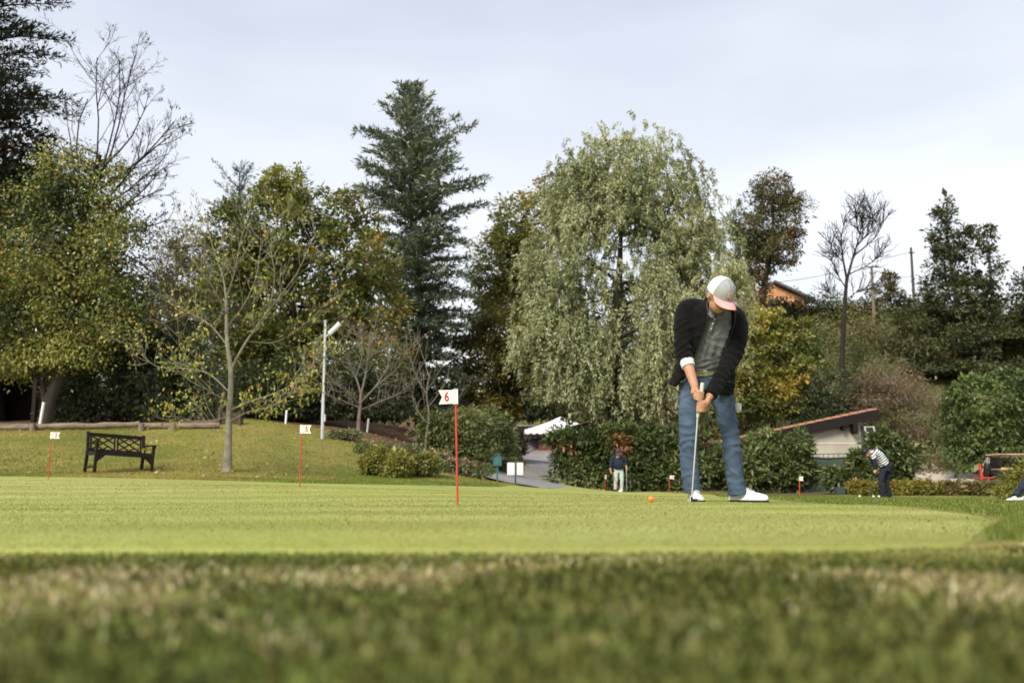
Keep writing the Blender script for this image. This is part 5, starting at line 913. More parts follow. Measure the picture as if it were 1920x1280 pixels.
# ------------------------------------------------------------------ people
M['skin'] = mat('skin', (.40, .19, .12), .5, rgb2=(.50, .27, .18), scale=22, bump=.15, bscale=90, spec=.35)
M['fleece'] = mat('black_fleece', (.0045, .0045, .005), .95, rgb2=(.008, .008, .0085), scale=30, bump=.25, bscale=220, spec=.1, sheen=.05)
M['polo'] = mat('grey_polo', (.115, .125, .13), .9, rgb2=(.165, .175, .18), scale=90, bump=.3, bscale=300, spec=.15)
M['denim'] = mat('denim', (.042, .068, .115), .85, rgb2=(.085, .125, .195), scale=6, bump=.4, bscale=240, spec=.2)
M['denim_thread'] = mat('denim_thread', (.12, .16, .22), .8, var=.1); M['navy'] = mat('navy_knit', (.012, .015, .032), .9, rgb2=(.022, .027, .05), scale=8, bump=.3, bscale=150); M['palegrey'] = mat('pale_chino', (.42, .50, .49), .85, var=.08, scale=5, bump=.3, bscale=120)
M['trouser'] = mat('navy_trouser', (.014, .018, .032), .85, var=.2, scale=6, bump=.2, bscale=120); M['shoewhite'] = mat('white_leather', (.70, .71, .72), .5, var=.05, scale=14, bump=.15, bscale=80, spec=.4)
M['sole'] = mat('dark_sole', (.02, .022, .03), .7, var=.2); M['capgrey'] = mat('cap_grey', (.30, .31, .33), .9, rgb2=(.36, .37, .39), scale=14, bump=.3, bscale=200); M['capwhite'] = mat('cap_mesh', (.74, .75, .77), .9, var=.05, scale=20, bump=.6, bscale=260)
M['pink'] = mat('cap_brim_pink', (.66, .30, .30), .85, rgb2=(.70, .38, .38), scale=10, bump=.2, bscale=200); M['patch'] = mat('patch_cream', (.70, .66, .60), .8, var=.08); M['patchred'] = mat('patch_red', (.55, .10, .06), .8, var=.1); M['hair'] = mat('grey_hair', (.16, .15, .14), .8, var=.4, scale=40, stretch=(1, 1, 6))
M['belt'] = mat('woven_belt', (.02, .02, .018), .7, rgb2=(.42, .38, .24), scale=75, spec=.3); M['grip'] = mat('putter_grip', (.50, .48, .45), .7, var=.1, scale=20); M['chrome'] = mat('chrome', (.66, .66, .68), .38, .55, var=.05); M['blackhead'] = mat('putter_head', (.03, .03, .03), .4, .6, var=.2)
M['cuff'] = mat('pale_cuff', (.62, .65, .70), .85, var=.06, scale=20); M['eye'] = mat('eye', (.05, .04, .035), .2, var=.05, spec=.6); M['lip'] = mat('lip', (.33, .13, .10), .5, var=.1); M['glove'] = mat('glove', (.66, .62, .55), .7, var=.2, scale=40)
def stripe_mat():
    m = bpy.data.materials.new('striped_shirt'); m.use_nodes = True; t = m.node_tree; n = t.nodes; l = t.links; p = n['Principled BSDF']; p.inputs['Roughness'].default_value = .9
    a = n.new('ShaderNodeAttribute'); a.attribute_name = 'along'; mu = n.new('ShaderNodeMath'); mu.operation = 'MULTIPLY'; mu.inputs[1].default_value = 1 / .062; fr = n.new('ShaderNodeMath'); fr.operation = 'FRACT'; l.new(a.outputs['Fac'], mu.inputs[0]); l.new(mu.outputs[0], fr.inputs[0])
    g = n.new('ShaderNodeMath'); g.operation = 'GREATER_THAN'; g.inputs[1].default_value = .58; l.new(fr.outputs[0], g.inputs[0]); x = n.new('ShaderNodeMix'); x.data_type = 'RGBA'; x.inputs['A'].default_value = (.74, .76, .80, 1); x.inputs['B'].default_value = (.03, .04, .08, 1); l.new(g.outputs[0], x.inputs['Factor']); l.new(x.outputs['Result'], p.inputs['Base Color']); return m
M['stripe'] = stripe_mat()
def remesh(mb, vox, name, m, parent, smooth=4, disp=None, fac=.5):
    """join overlapping closed lofts into one continuous surface"""
    ob = mb.build('tmp', m, None, fix=True); md = ob.modifiers.new('r', 'REMESH'); md.mode = 'VOXEL'; md.voxel_size = vox; sm = ob.modifiers.new('s', 'SMOOTH'); sm.iterations = smooth; sm.factor = fac
    bpy.context.view_layer.update(); me = bpy.data.meshes.new_from_object(ob.evaluated_get(bpy.context.evaluated_depsgraph_get())); bpy.data.objects.remove(ob)
    n = len(me.vertices); V = np.empty(n * 3, np.float32); me.vertices.foreach_get('co', V); V = V.reshape(-1, 3).astype(float); N = np.empty(n * 3, np.float32); me.vertex_normals.foreach_get('vector', N); N = N.reshape(-1, 3)
    if disp is not None: V = V + N * disp(V, N)[:, None]
    me.vertices.foreach_set('co', (V - (org(parent) if parent is not None else 0)).astype(np.float32).ravel()); me.polygons.foreach_set('use_smooth', np.ones(len(me.polygons), bool)); me.name = name; me.materials.clear(); me.materials.append(m); me.update()
    o = bpy.data.objects.new(name, me); link(o, parent); return o
def folds(axes, seed, ridge=.009):
    """cloth folds: axes = list of (point, direction, wavelength, amplitude, reach): ridges across a limb near a joint"""
    r = rng(seed)
    def fn(V, N):
        s = np.zeros(len(V))
        for p, dv, wl_, am, reach in axes:
            dv = nrm(np.asarray(dv, float)); q = V - p; w = np.exp(-(np.linalg.norm(q, axis=1) / reach) ** 2); side = nrm(np.cross(dv, (0.3, 1, .2))); ph = 9.0 * (fbm(V * 5.5 + seed, 3) - .5) * 2
            t = (q @ dv + .35 * (q @ side)) / wl_ * 2 * np.pi + ph; s += .95 * am * w * (1 - np.abs(np.sin(t / 2)) * 2) 
        rg = 1 - np.abs(2 * fbm(V * np.array([9, 9, 13]) + np.column_stack([V[:, 2] * 6, 0 * V[:, 0], V[:, 0] * 5]) + seed, 3) - 1); s += ridge * (np.clip(rg - .62, 0, 1) / .38 - .35)
        return s + .0035 * (fbm(V * 16 + seed * 3, 2) - .5)
    return fn
def loft(mb, pts, rx, ry=None, ref=(0, -1, 0), k=4, n=18):
    P = catmull(pts, k); t = np.linspace(0, 1, len(pts)); T = np.linspace(0, 1, len(P)); rx = np.interp(T, t, rx); ry = rx if ry is None else np.interp(T, t, ry); return mb.tube(P, rx, n, True, ry, ref)
def shoe(root, heel, toe, L=.29, wd=.052, zg=0.0, m='shoewhite', sole='sole', detail=True, lift=0.0):
    heel = np.array([heel[0], heel[1], zg]); a = np.array([toe[0] - heel[0], toe[1] - heel[1], 0]); a = nrm(a); s = np.array([-a[1], a[0], 0]); up = np.array([0, 0, 1.0])
    S = [(-.005, .028, .075), (.03, .036, .088), (.08, .038, .092), (.12, .040, .080), (.16, .046, .062), (.20, .050, .050), (.24, .046, .042), (.275, .030, .032), (.288, .012, .022)]
    V = []; n = 16
    for x, w, h in S:
        for j in range(n):
            an = 2 * math.pi * j / n; c, si = math.cos(an), math.sin(an); y = w * c * (1 if si < 0 else (1 - .35 * si)); z = .020 + (h * si if si > 0 else .006 * si); V.append(heel + a * x * L / .29 + s * y * wd / .05 + up * (z + lift))
    Fs = [(i * n + j, i * n + (j + 1) % n, (i + 1) * n + (j + 1) % n, (i + 1) * n + j) for i in range(len(S) - 1) for j in range(n)] + [list(range(n))[::-1], [(len(S) - 1) * n + j for j in range(n)]]
    up_ = MB().add(V, Fs).build('shoe', M[m], root, smooth=True)
    for nm, z0, z1, k, mm in (('sole', .0, .015, 1.06, sole), ('midsole', .0155, .023, 1.04, m)):
        poly = [(x * L / .29, -w * k * wd / .05) for x, w, h in S] + [(x * L / .29, w * k * wd / .05) for x, w, h in S[::-1]]; fr = np.column_stack([a, up, s]); MB().prism(poly, z0 + lift, z1 + lift, fr, heel).build(nm, M[mm], up_)
    if detail:
        for i, x in enumerate((.115, .135, .155, .175)):
            h = np.interp(x, [q[0] for q in S], [q[2] for q in S]); w = .022; c = heel + a * x + up * (.0225 + h * .985); MB().tube(catmull([c - s * w - up * .006, c + a * .004 + up * .004, c + s * w - up * .006], 3), .0028, 5).build('lace', M['capwhite'], up_)
        MB().tube(catmull([heel + a * .09 - s * .049 + up * .03, heel + a * .115 - s * .047 + up * .062, heel + a * .13 - s * .03 + up * .088], 3), .0032, 5).build('seam', M['capgrey'], up_)
        MB().tube(catmull([heel + a * .205 - s * .047 + up * .028, heel + a * .212 + up * .070, heel + a * .205 + s * .047 + up * .028], 4), .0022, 5).build('toe_seam', M['capgrey'], up_)
    return up_
def finger(mb, P, r0, r1): P = catmull(P, 3); mb.tube(P, np.linspace(r0, r1, len(P)), 8)
def grip_hand(mb, wrist, g0, g1, s0, a_palm, sgn, thumb_down=True, r=.0085, gr=.013):
    """five fingers closing round a shaft from g0 to g1; s0 = distance of the first finger from g0; palm on the side at angle a_palm"""
    ax = nrm(g1 - g0); e2 = np.array([0, -1.0, 0]); e2 = nrm(e2 - ax * (e2 @ ax)); e1 = np.cross(e2, ax); e1 = e1 if e1[0] > 0 else -e1
    def on(s, a, q): return g0 + ax * s + (e1 * math.cos(a) + e2 * math.sin(a)) * q
    kn = []
    for k in range(4):
        s = s0 + k * .0185; R_ = gr + r * .8; k0 = on(s, a_palm - sgn * .25, gr + .030); kn.append(k0)
        pts = [k0, on(s + .004, a_palm + sgn * .55, R_ + .014), on(s + .006, a_palm + sgn * 1.2, R_ + .004), on(s + .007, a_palm + sgn * 2.0, R_), on(s + .007, a_palm + sgn * (2.8 - .25 * (k == 3)), R_)]
        finger(mb, pts, r * (1.08 - .08 * (k == 3)), r * .82)
    pc = on(s0 + .03, a_palm - sgn * .35, gr + .022); mb.tube(catmull([wrist, (wrist + pc) / 2 + (pc - g0 - ax * (s0 + .03)) * .10, pc, (kn[1] + kn[2]) / 2], 4), [.026] * 4 + [.031] * 4 + [.034] * 4 + [.028], 14, True, [.021] * 4 + [.020] * 4 + [.019] * 4 + [.014])
    for k in range(4): mb.tube([wrist + (pc - wrist) * .5, (pc + kn[k]) / 2, kn[k]], [.014, .012, .0098], 8)
    t0 = on(s0 - .01, a_palm + sgn * .1, gr + .02); finger(mb, [wrist + (pc - wrist) * .45, t0, on(s0 + .018, a_palm + sgn * .75, gr + .008), on(s0 + .05, a_palm + sgn * 1.0, gr + .006)], .0125, .0088)
def head(mb, c, f, t, k=1.0):
    s = np.cross(f, t); fr = np.column_stack([s, f, t]); E = lambda o, r_: mb.ball(c + fr @ (np.array(o) * k), np.array(r_) * k, 20, 14, fr)
    E((0, -.005, .02), (.076, .096, .098)); E((0, .022, -.055), (.058, .066, .062)); E((0, .055, -.085), (.026, .026, .024)); E((0, .082, .028), (.052, .02, .016))
    mb.tube([c + fr @ (np.array([0, .092, .012]) * k), c + fr @ (np.array([0, .112, -.022]) * k), c + fr @ (np.array([0, .092, -.034]) * k)], [.010 * k, .017 * k, .012 * k], 10)
    for q in (-1, 1): E((q * .035, .068, -.022), (.024, .022, .022)); E((q * .079, -.008, -.012), (.009, .020, .032))
    E((0, .083, -.055), (.024, .012, .012)); return fr
def face_bits(root, c, fr, k=1.0):
    for q in (-1, 1): MB().ball(c + fr @ (np.array([q * .031, .083, .006]) * k), .011 * k, 10, 8).build('eye', M['eye'], root, smooth=True)
    MB().tube(catmull([c + fr @ (np.array([-.022, .090, -.056]) * k), c + fr @ (np.array([0, .097, -.055]) * k), c + fr @ (np.array([.022, .090, -.056]) * k)], 3), .0045 * k, 6).build('lips', M['lip'], root, smooth=True)
def cap(root, c, fr, front, side, brimm, k=1.0, patch=True, button=True):
    s, f, t = fr[:, 0], fr[:, 1], fr[:, 2]; o = c + t * .022 * k - f * .004 * k
    def P(ph, th, e=0.0): a, b, h = .113 + e, .092 + e, .112 + e; cs = math.cos(th) ** .8; return o + (f * math.cos(ph) * a * cs + s * math.sin(ph) * b * cs + t * h * math.sin(th)) * k
    def panel(nm, p0, p1, m, par, e=0.0, n1=16, n2=10, lo=-.05):
        V = [P(p0 + (p1 - p0) * i / n1, lo + (math.pi / 2 - lo) * j / n2, e) for j in range(n2 + 1) for i in range(n1 + 1)]; w = n1 + 1
        return mesh_np(nm, np.array(V), [(j * w + i, j * w + i + 1, (j + 1) * w + i + 1, (j + 1) * w + i) for j in range(n2) for i in range(n1)], m, par, smooth=True)
    pf = R(68); root_cap = panel('cap', -pf, pf, M[front], root)
    for i in range(4): a0 = pf + (2 * math.pi - 2 * pf) * i / 4; a1 = pf + (2 * math.pi - 2 * pf) * (i + 1) / 4; panel('mesh_panel', a0, a1, M[side], root_cap)
    V = []; n = 24; m_ = 7
    for j in range(m_):
        u = j / (m_ - 1)
        for i in range(n + 1):
            ph = -R(66) + R(132) * i / n; b = P(ph, -.04, .001); ex = .084 * u * math.cos(ph * 1.15) ** .5 if abs(ph * 1.15) < 1.57 else 0
            V.append(b + (f * ex + t * (-.16 * ex - 2.2 * ex * (math.sin(ph) ** 2) * .25)) * k)
    w = n + 1; Fs = [(j * w + i, j * w + i + 1, (j + 1) * w + i + 1, (j + 1) * w + i) for j in range(m_ - 1) for i in range(n)]; ob = mesh_np('brim', np.array(V), Fs, M[brimm], root_cap, smooth=True); md = ob.modifiers.new('thick', 'SOLIDIFY'); md.thickness = .004; md.offset = 0
    if button: MB().ball(P(0, math.pi / 2), .006 * k, 10, 6).build('button', M['galv'], root_cap, smooth=True)
    for ph in ((-.55, .55) if patch else ()): MB().ball(P(ph, .95, .0005), .0026, 8, 6).build('eyelet', M['darkpost'], root_cap)
    if patch:
        for ph in (0, -pf, pf): MB().tube([P(ph, th, .0006) for th in np.linspace(0, 1.5, 12)], .0011, 5).build('seam', M['darkpost'], root_cap)
        def strip_(nm, u0, u1, v0, v1, m, e): V = [P(u0 + (u1 - u0) * i / 4, v0 + (v1 - v0) * j / 3, e) for j in range(4) for i in range(5)]; return mesh_np(nm, np.array(V), [(j * 5 + i, j * 5 + i + 1, (j + 1) * 5 + i + 1, (j + 1) * 5 + i) for j in range(3) for i in range(4)], M[m], root_cap)
        strip_('patch', -.235, .235, .16, .62, 'darkpost', .0016); strip_('patch_field', -.215, .215, .18, .60, 'patch', .0028); strip_('patch_band', -.19, .19, .47, .575, 'patchred', .0038); strip_('patch_band', -.19, .19, .205, .30, 'patchred', .0038)
        for i in range(5): u = -.16 + i * .08; strip_('patch_letter', u - .022, u + .022, .49, .555, 'patch', .0048); strip_('patch_letter', u - .022, u + .022, .225, .28, 'patch', .0048)
        for u in (-.12, 0, .12): strip_('patch_mark', u - .035, u + .035, .345, .425, 'darkpost', .0038)
    return root_cap
def frame(f, t): f = nrm(np.asarray(f, float)); t = np.asarray(t, float); t = nrm(t - f * (t @ f)); return f, t

# --- the golfer in black, putting
def golfer():
    b = np.array([at(1345, 942, 7.12)[0], 7.12, .006]); root = empty('person', b, 'golfer in black fleece, grey polo, jeans and grey-and-pink cap bending over a putt', 'person'); zg = .006
    f, t = frame((.29, -.68, -.67), (.27, -.50, .82)); hc = at(1349, 554, 6.80)
    G0, G1, G2 = at(1317.5, 717, 6.80), at(1308, 782, 6.84), at(1296.5, 924, 6.93)
    shR, elR, wrR = at(1290, 575, 7.03), at(1281, 655, 7.0), at(1303.5, 727, 6.86); shL, elL, wrL = at(1380, 592, 7.03), at(1374, 668, 6.98), at(1330, 744, 6.83)
    pel, che, nk = at(1322, 712, 7.25), at(1335, 612, 7.09), at(1344, 574, 6.98)
    mb = MB(); fr = head(mb, hc, f, t)
    loft(mb, [at(1342, 590, 7.04), nk + np.array([0, 0, .03]), hc - t * .04 - f * .02], [.062, .056, .056]); loft(mb, [pel, at(1328, 660, 7.16), che, nk - np.array([0, 0, .03])], [.13, .125, .13, .07], [.09, .09, .085, .05], (0, -1, 0))
    loft(mb, [shR, (shR + elR) / 2, elR, elR + (wrR - elR) * .35, wrR], [.04, .038, .038, .042, .027]); loft(mb, [shL, (shL + elL) / 2 + np.array([.02, 0, 0]), elL, elL + (wrL - elL) * .35, wrL], [.036, .034, .034, .034, .028]); mb.tube([shR, che, shL], [.04, .075, .04], 12)
    for hp, kn, an in ((at(1300, 735, 7.22), at(1292, 830, 7.14), at(1299, 925, 7.15)), (at(1352, 735, 7.25), at(1371, 830, 7.17), at(1382, 925, 7.19))): loft(mb, [hp, kn, an], [.062, .042, .034])
    grip_hand(mb, wrR, G0, G1, .060, math.pi, -1); grip_hand(mb, wrL, G0, G1, .135, 0.15, 1)
    remesh(mb, .0064, 'body', M['skin'], root, 2); face_bits(root, hc, fr)
    # hair under the cap
    hm = MB(); o = hc + t * .02 - f * .006
    for q in (-1, 1): hm.ball(hc + fr @ np.array([q * .072, -.03, -.005]), (.012, .045, .040), 12, 8, fr)
    hm.ball(hc + fr @ np.array([0, -.085, -.02]), (.06, .022, .045), 12, 8, fr); remesh(hm, .006, 'hair', M['hair'], root, 3)
    cap(root, hc, fr, 'capgrey', 'capwhite', 'pink')
    # polo shirt
    mb = MB(); loft(mb, [at(1318, 689, 7.205), at(1323, 672, 7.17), at(1330, 640, 7.10), at(1336, 608, 7.05), at(1341, 585, 7.02)], [.178, .18, .185, .185, .11], [.125, .135, .13, .12, .085], (0, -1, 0))
    mb.tube([at(1300, 588, 7.03), at(1340, 586, 7.0), at(1376, 596, 7.03)], [.06, .09, .06], 14)
    sh = remesh(mb, .007, 'polo_shirt', M['polo'], root, 6, folds([(at(1330, 650, 7.0), (.8, 0, -.6), .07, .006, .14), (at(1320, 685, 7.08), (0, 0, 1), .045, .006, .07), (at(1350, 640, 7.0), (.5, 0, .9), .06, .004, .12)], 4, .0025))
    cb = MB(); 
    for q, P in ((-1, [at(1328, 574, 6.93), at(1331, 585, 6.895), at(1339, 595, 6.885)]), (1, [at(1361, 582, 6.92), at(1354, 590, 6.888), at(1346, 596, 6.885)])): cb = MB(); cb.tube(catmull(P, 4), [.012] * 4 + [.022] * 4 + [.006], 10, True, [.005] * 9); cb.build('collar', M['polo'], sh, smooth=True)
    MB().bar(at(1341, 594, 6.903), at(1331, 622, 6.938), .022, .006, (0, -1, .3), bev=.002).build('placket', M['polo'], sh)
    for i in range(3): q = at(1340 - 3.2 * i, 598 + 9 * i, 6.894 + .011 * i); MB().ball(q, .0045, 8, 6).build('button', M['cuff'], sh)
    # jacket: open shell with sleeves
    rows = [(at(1314, 720, 7.25), .240, .170, -58, 22), (at(1320, 696, 7.22), .226, .165, -46, 22), (at(1323, 672, 7.18), .214, .160, -36, 22), (at(1329, 640, 7.12), .212, .158, -27, 29), (at(1334, 605, 7.06), .210, .150, -18, 40), (at(1338, 582, 7.02), .180, .128, -19, 47), (at(1342, 569, 6.99), .120, .105, -38, 62), (at(1345, 561, 6.965), .088, .09, -58, 70), (at(1347, 550, 6.945), .084, .092, -62, 74)]
    ux = np.array([1.0, 0, 0]); frv = nrm(np.array([-.05, -.92, -.36])); upv = np.cross(ux, -frv); mb = MB(); n = 40; m_ = len(rows)
    def shell(off):
        V = []
        for i, (c, a, bb, l_, r_) in enumerate(rows):
            ph = np.linspace(R(r_), R(360 + l_), n)
            for q in ph:
                sn, cs = math.sin(q), math.cos(q); edge = min(abs(q - R(r_)), abs(R(360 + l_) - q)); roll = .02 * math.exp(-(edge / .18) ** 2) * (1 if 2 < i < 7 else .4)
                zz = (-.075 * max(sn, 0) - .0 * min(sn, 0)) if i == 0 else ((-.04 * max(sn, 0)) if i == 1 else 0); V.append(c + ux * sn * (a + off) + frv * cs * (bb + off + roll) + np.array([0, 0, zz]))
        return V
    A_, B_ = shell(0.0), shell(-.022); V = np.array(A_ + B_); k = m_ * n; Fs = []
    for i in range(m_ - 1):
        for j in range(n - 1): q = i * n + j; Fs += [(q, q + 1, q + n + 1, q + n), (k + q, k + q + n, k + q + n + 1, k + q + 1)]
        for j in (0, n - 1): q = i * n + j; Fs.append((q, q + n, k + q + n, k + q))
    for j in range(n - 1): Fs += [(j, k + j, k + j + 1, j + 1), ((m_ - 1) * n + j, (m_ - 1) * n + j + 1, k + (m_ - 1) * n + j + 1, k + (m_ - 1) * n + j)]
    mb.add(V, Fs); cuR = at(1288, 678, 6.955)
    loft(mb, [at(1316, 576, 7.05), at(1291, 580, 7.045), at(1282, 608, 7.02), elR, cuR], [.060, .078, .070, .066, .056], None, (0, -1, 0)); cuL = wrL + nrm(elL - wrL) * .012
    loft(mb, [at(1356, 584, 7.05), at(1380, 596, 7.045), at(1384, 628, 7.01), elL, (elL + cuL) / 2, cuL], [.058, .074, .067, .062, .055, .046], None, (0, -1, 0))
    dR, dL = nrm(elR - shR), nrm(cuL - elL)
    jk = remesh(mb, .0088, 'jacket', M['fleece'], root, 5, folds([(elR, dR, .050, .009, .10), (cuR, dR, .032, .008, .06), (at(1283, 615, 6.96), dR, .07, .005, .09), (elL, dL, .06, .008, .11), ((elL + cuL) / 2, dL, .055, .006, .12), (at(1310, 620, 6.95), (.5, 0, .8), .08, .005, .12), (at(1262, 690, 7.2), (.9, 0, .3), .06, .007, .1), (at(1368, 715, 7.15), (.8, 0, .5), .06, .007, .1)], 9, .005))
    loft(cf := MB(), [cuR + (elR - cuR) * .12, cuR + (wrR - cuR) * .20], [.053, .047], None, k=2); cf.build('shirt_cuff', M['cuff'], jk, smooth=True)
    def edge(side):
        o_ = []
        for (c, a, bb, l_, r_) in rows[1:]: q = R(r_ if side > 0 else l_); o_.append(c + ux * math.sin(q) * (a + .004) + frv * math.cos(q) * (bb + .02))
        return catmull(o_, 4)
    for s_ in (1, -1): MB().tube(edge(s_), .005, 6).build('zip', M['black'], jk, smooth=True)
    q = edge(1)[0]; MB().box(q - np.array([0, .006, .012]), (.008, .004, .026), bev=.001).build('zip_pull', M['chrome'], jk)
    # jeans
    mb = MB(); loft(mb, [at(1319, 691, 7.215), at(1321, 708, 7.235), at(1323, 728, 7.25), at(1325, 739, 7.25)], [.178, .190, .194, .13], [.126, .135, .138, .10], (0, -1, 0))
    Lg = [at(1299, 728, 7.235), at(1293, 760, 7.20), at(1291.5, 795, 7.17), at(1291.5, 830, 7.145), at(1292, 865, 7.14), at(1295, 896, 7.145), at(1299, 921, 7.15)]; Rg = [at(1349, 728, 7.25), at(1358, 762, 7.225), at(1365, 795, 7.20), at(1371, 830, 7.175), at(1375.5, 865, 7.175), at(1379, 896, 7.18), at(1383, 926, 7.18)]
    loft(mb, Lg, [.096, .081, .070, .066, .064, .061, .058], None); loft(mb, Rg, [.096, .080, .070, .066, .064, .063, .063], None); fx = []
    for lg in (Lg, Rg):
        dv = nrm(lg[5] - lg[2]); fx += [(lg[3], dv, .085, .009, .14), (lg[6], dv, .034, .009, .055), (lg[5], dv, .06, .006, .08), (lg[1], dv + np.array([.5, 0, 0]), .07, .006, .13)]
    fx += [(at(1328, 745, 7.14), (1, 0, .5), .05, .007, .10)]
    jn = remesh(mb, .0082, 'jeans', M['denim'], root, 5, folds(fx, 21))
    loft(bt := MB(), [at(1319, 696, 7.217), at(1318.6, 687.5, 7.205)], [.184, .184], [.133, .133], (0, -1, 0), k=2, n=32); bt.build('belt', M['belt'], root, smooth=True)
    MB().box(at(1322, 693, 7.082), (.03, .008, .024), bev=.003).build('belt_buckle', M['chrome'], root)
    for lg, rr_, sx in ((Lg, [.098, .084, .074, .070, .068, .064, .060], -1), (Rg, [.098, .083, .074, .070, .068, .066, .066], 1)):
        e_ = lg[-1]; hm = MB(); loft(hm, [e_ + nrm(lg[-2] - e_) * .022, e_ + nrm(lg[-2] - e_) * -.001], [rr_[-1] + .003] * 2, None, k=2, n=24); hm.build('hem', M['denim'], jn, smooth=True)
    for sx, x0_, x1_ in ((-1, 1276, 1292), (1, 1348, 1370)): MB().tube(catmull([at(x0_ if sx < 0 else x1_, 716, 7.12), at((x0_ + x1_) / 2, 712, 7.09), at(x1_ if sx < 0 else x0_, 699, 7.085)], 4), .0025, 5).build('pocket_seam', M['denim_thread'], jn)
    gl = MB(); q = at(1383, 764, 7.27); gl.ball(q, (.03, .02, .04), 12, 8); gl.ball(q + np.array([.016, 0, .018]), (.016, .014, .016), 10, 6); remesh(gl, .005, 'pocket_glove', M['glove'], root, 2)
    hl = at(1300, 938, 7.26); shoe(root, hl, hl + np.array([-.012, -.28, 0]), .29, .053, zg); hr = at(1371.5, 938, 7.25); shoe(root, hr, hr + np.array([.21, -.19, 0]), .29, .053, zg)
    # putter
    p = empty('putter', (G2[0], G2[1], zg), 'steel putter with pale grip held by the golfer in black', 'putter'); ax = nrm(G1 - G0); e = np.array([G2[0], G2[1], zg + .022])
    MB().tube([G0, G0 + ax * .01, G1], [.012, .0145, .0105], 14).build('grip', M['grip'], p, smooth=True); MB().tube([G1 - ax * .003, e + (G1 - e) * .04, e], [.0062, .0048, .0045], 10).build('shaft', M['chrome'], p, smooth=True)
    hd = MB().box(e + np.array([.006, -.02, -.008]), (.050, .105, .024), bev=.005).build('head', M['blackhead'], p); MB().box(e + np.array([-.021, -.02, -.008]), (.006, .108, .025), bev=.001).build('face', M['chrome'], hd)
    MB().tube([e + (G1 - e) * .03, e - np.array([0, 0, .006])], .007, 8).build('hosel', M['blackhead'], p)
golfer()

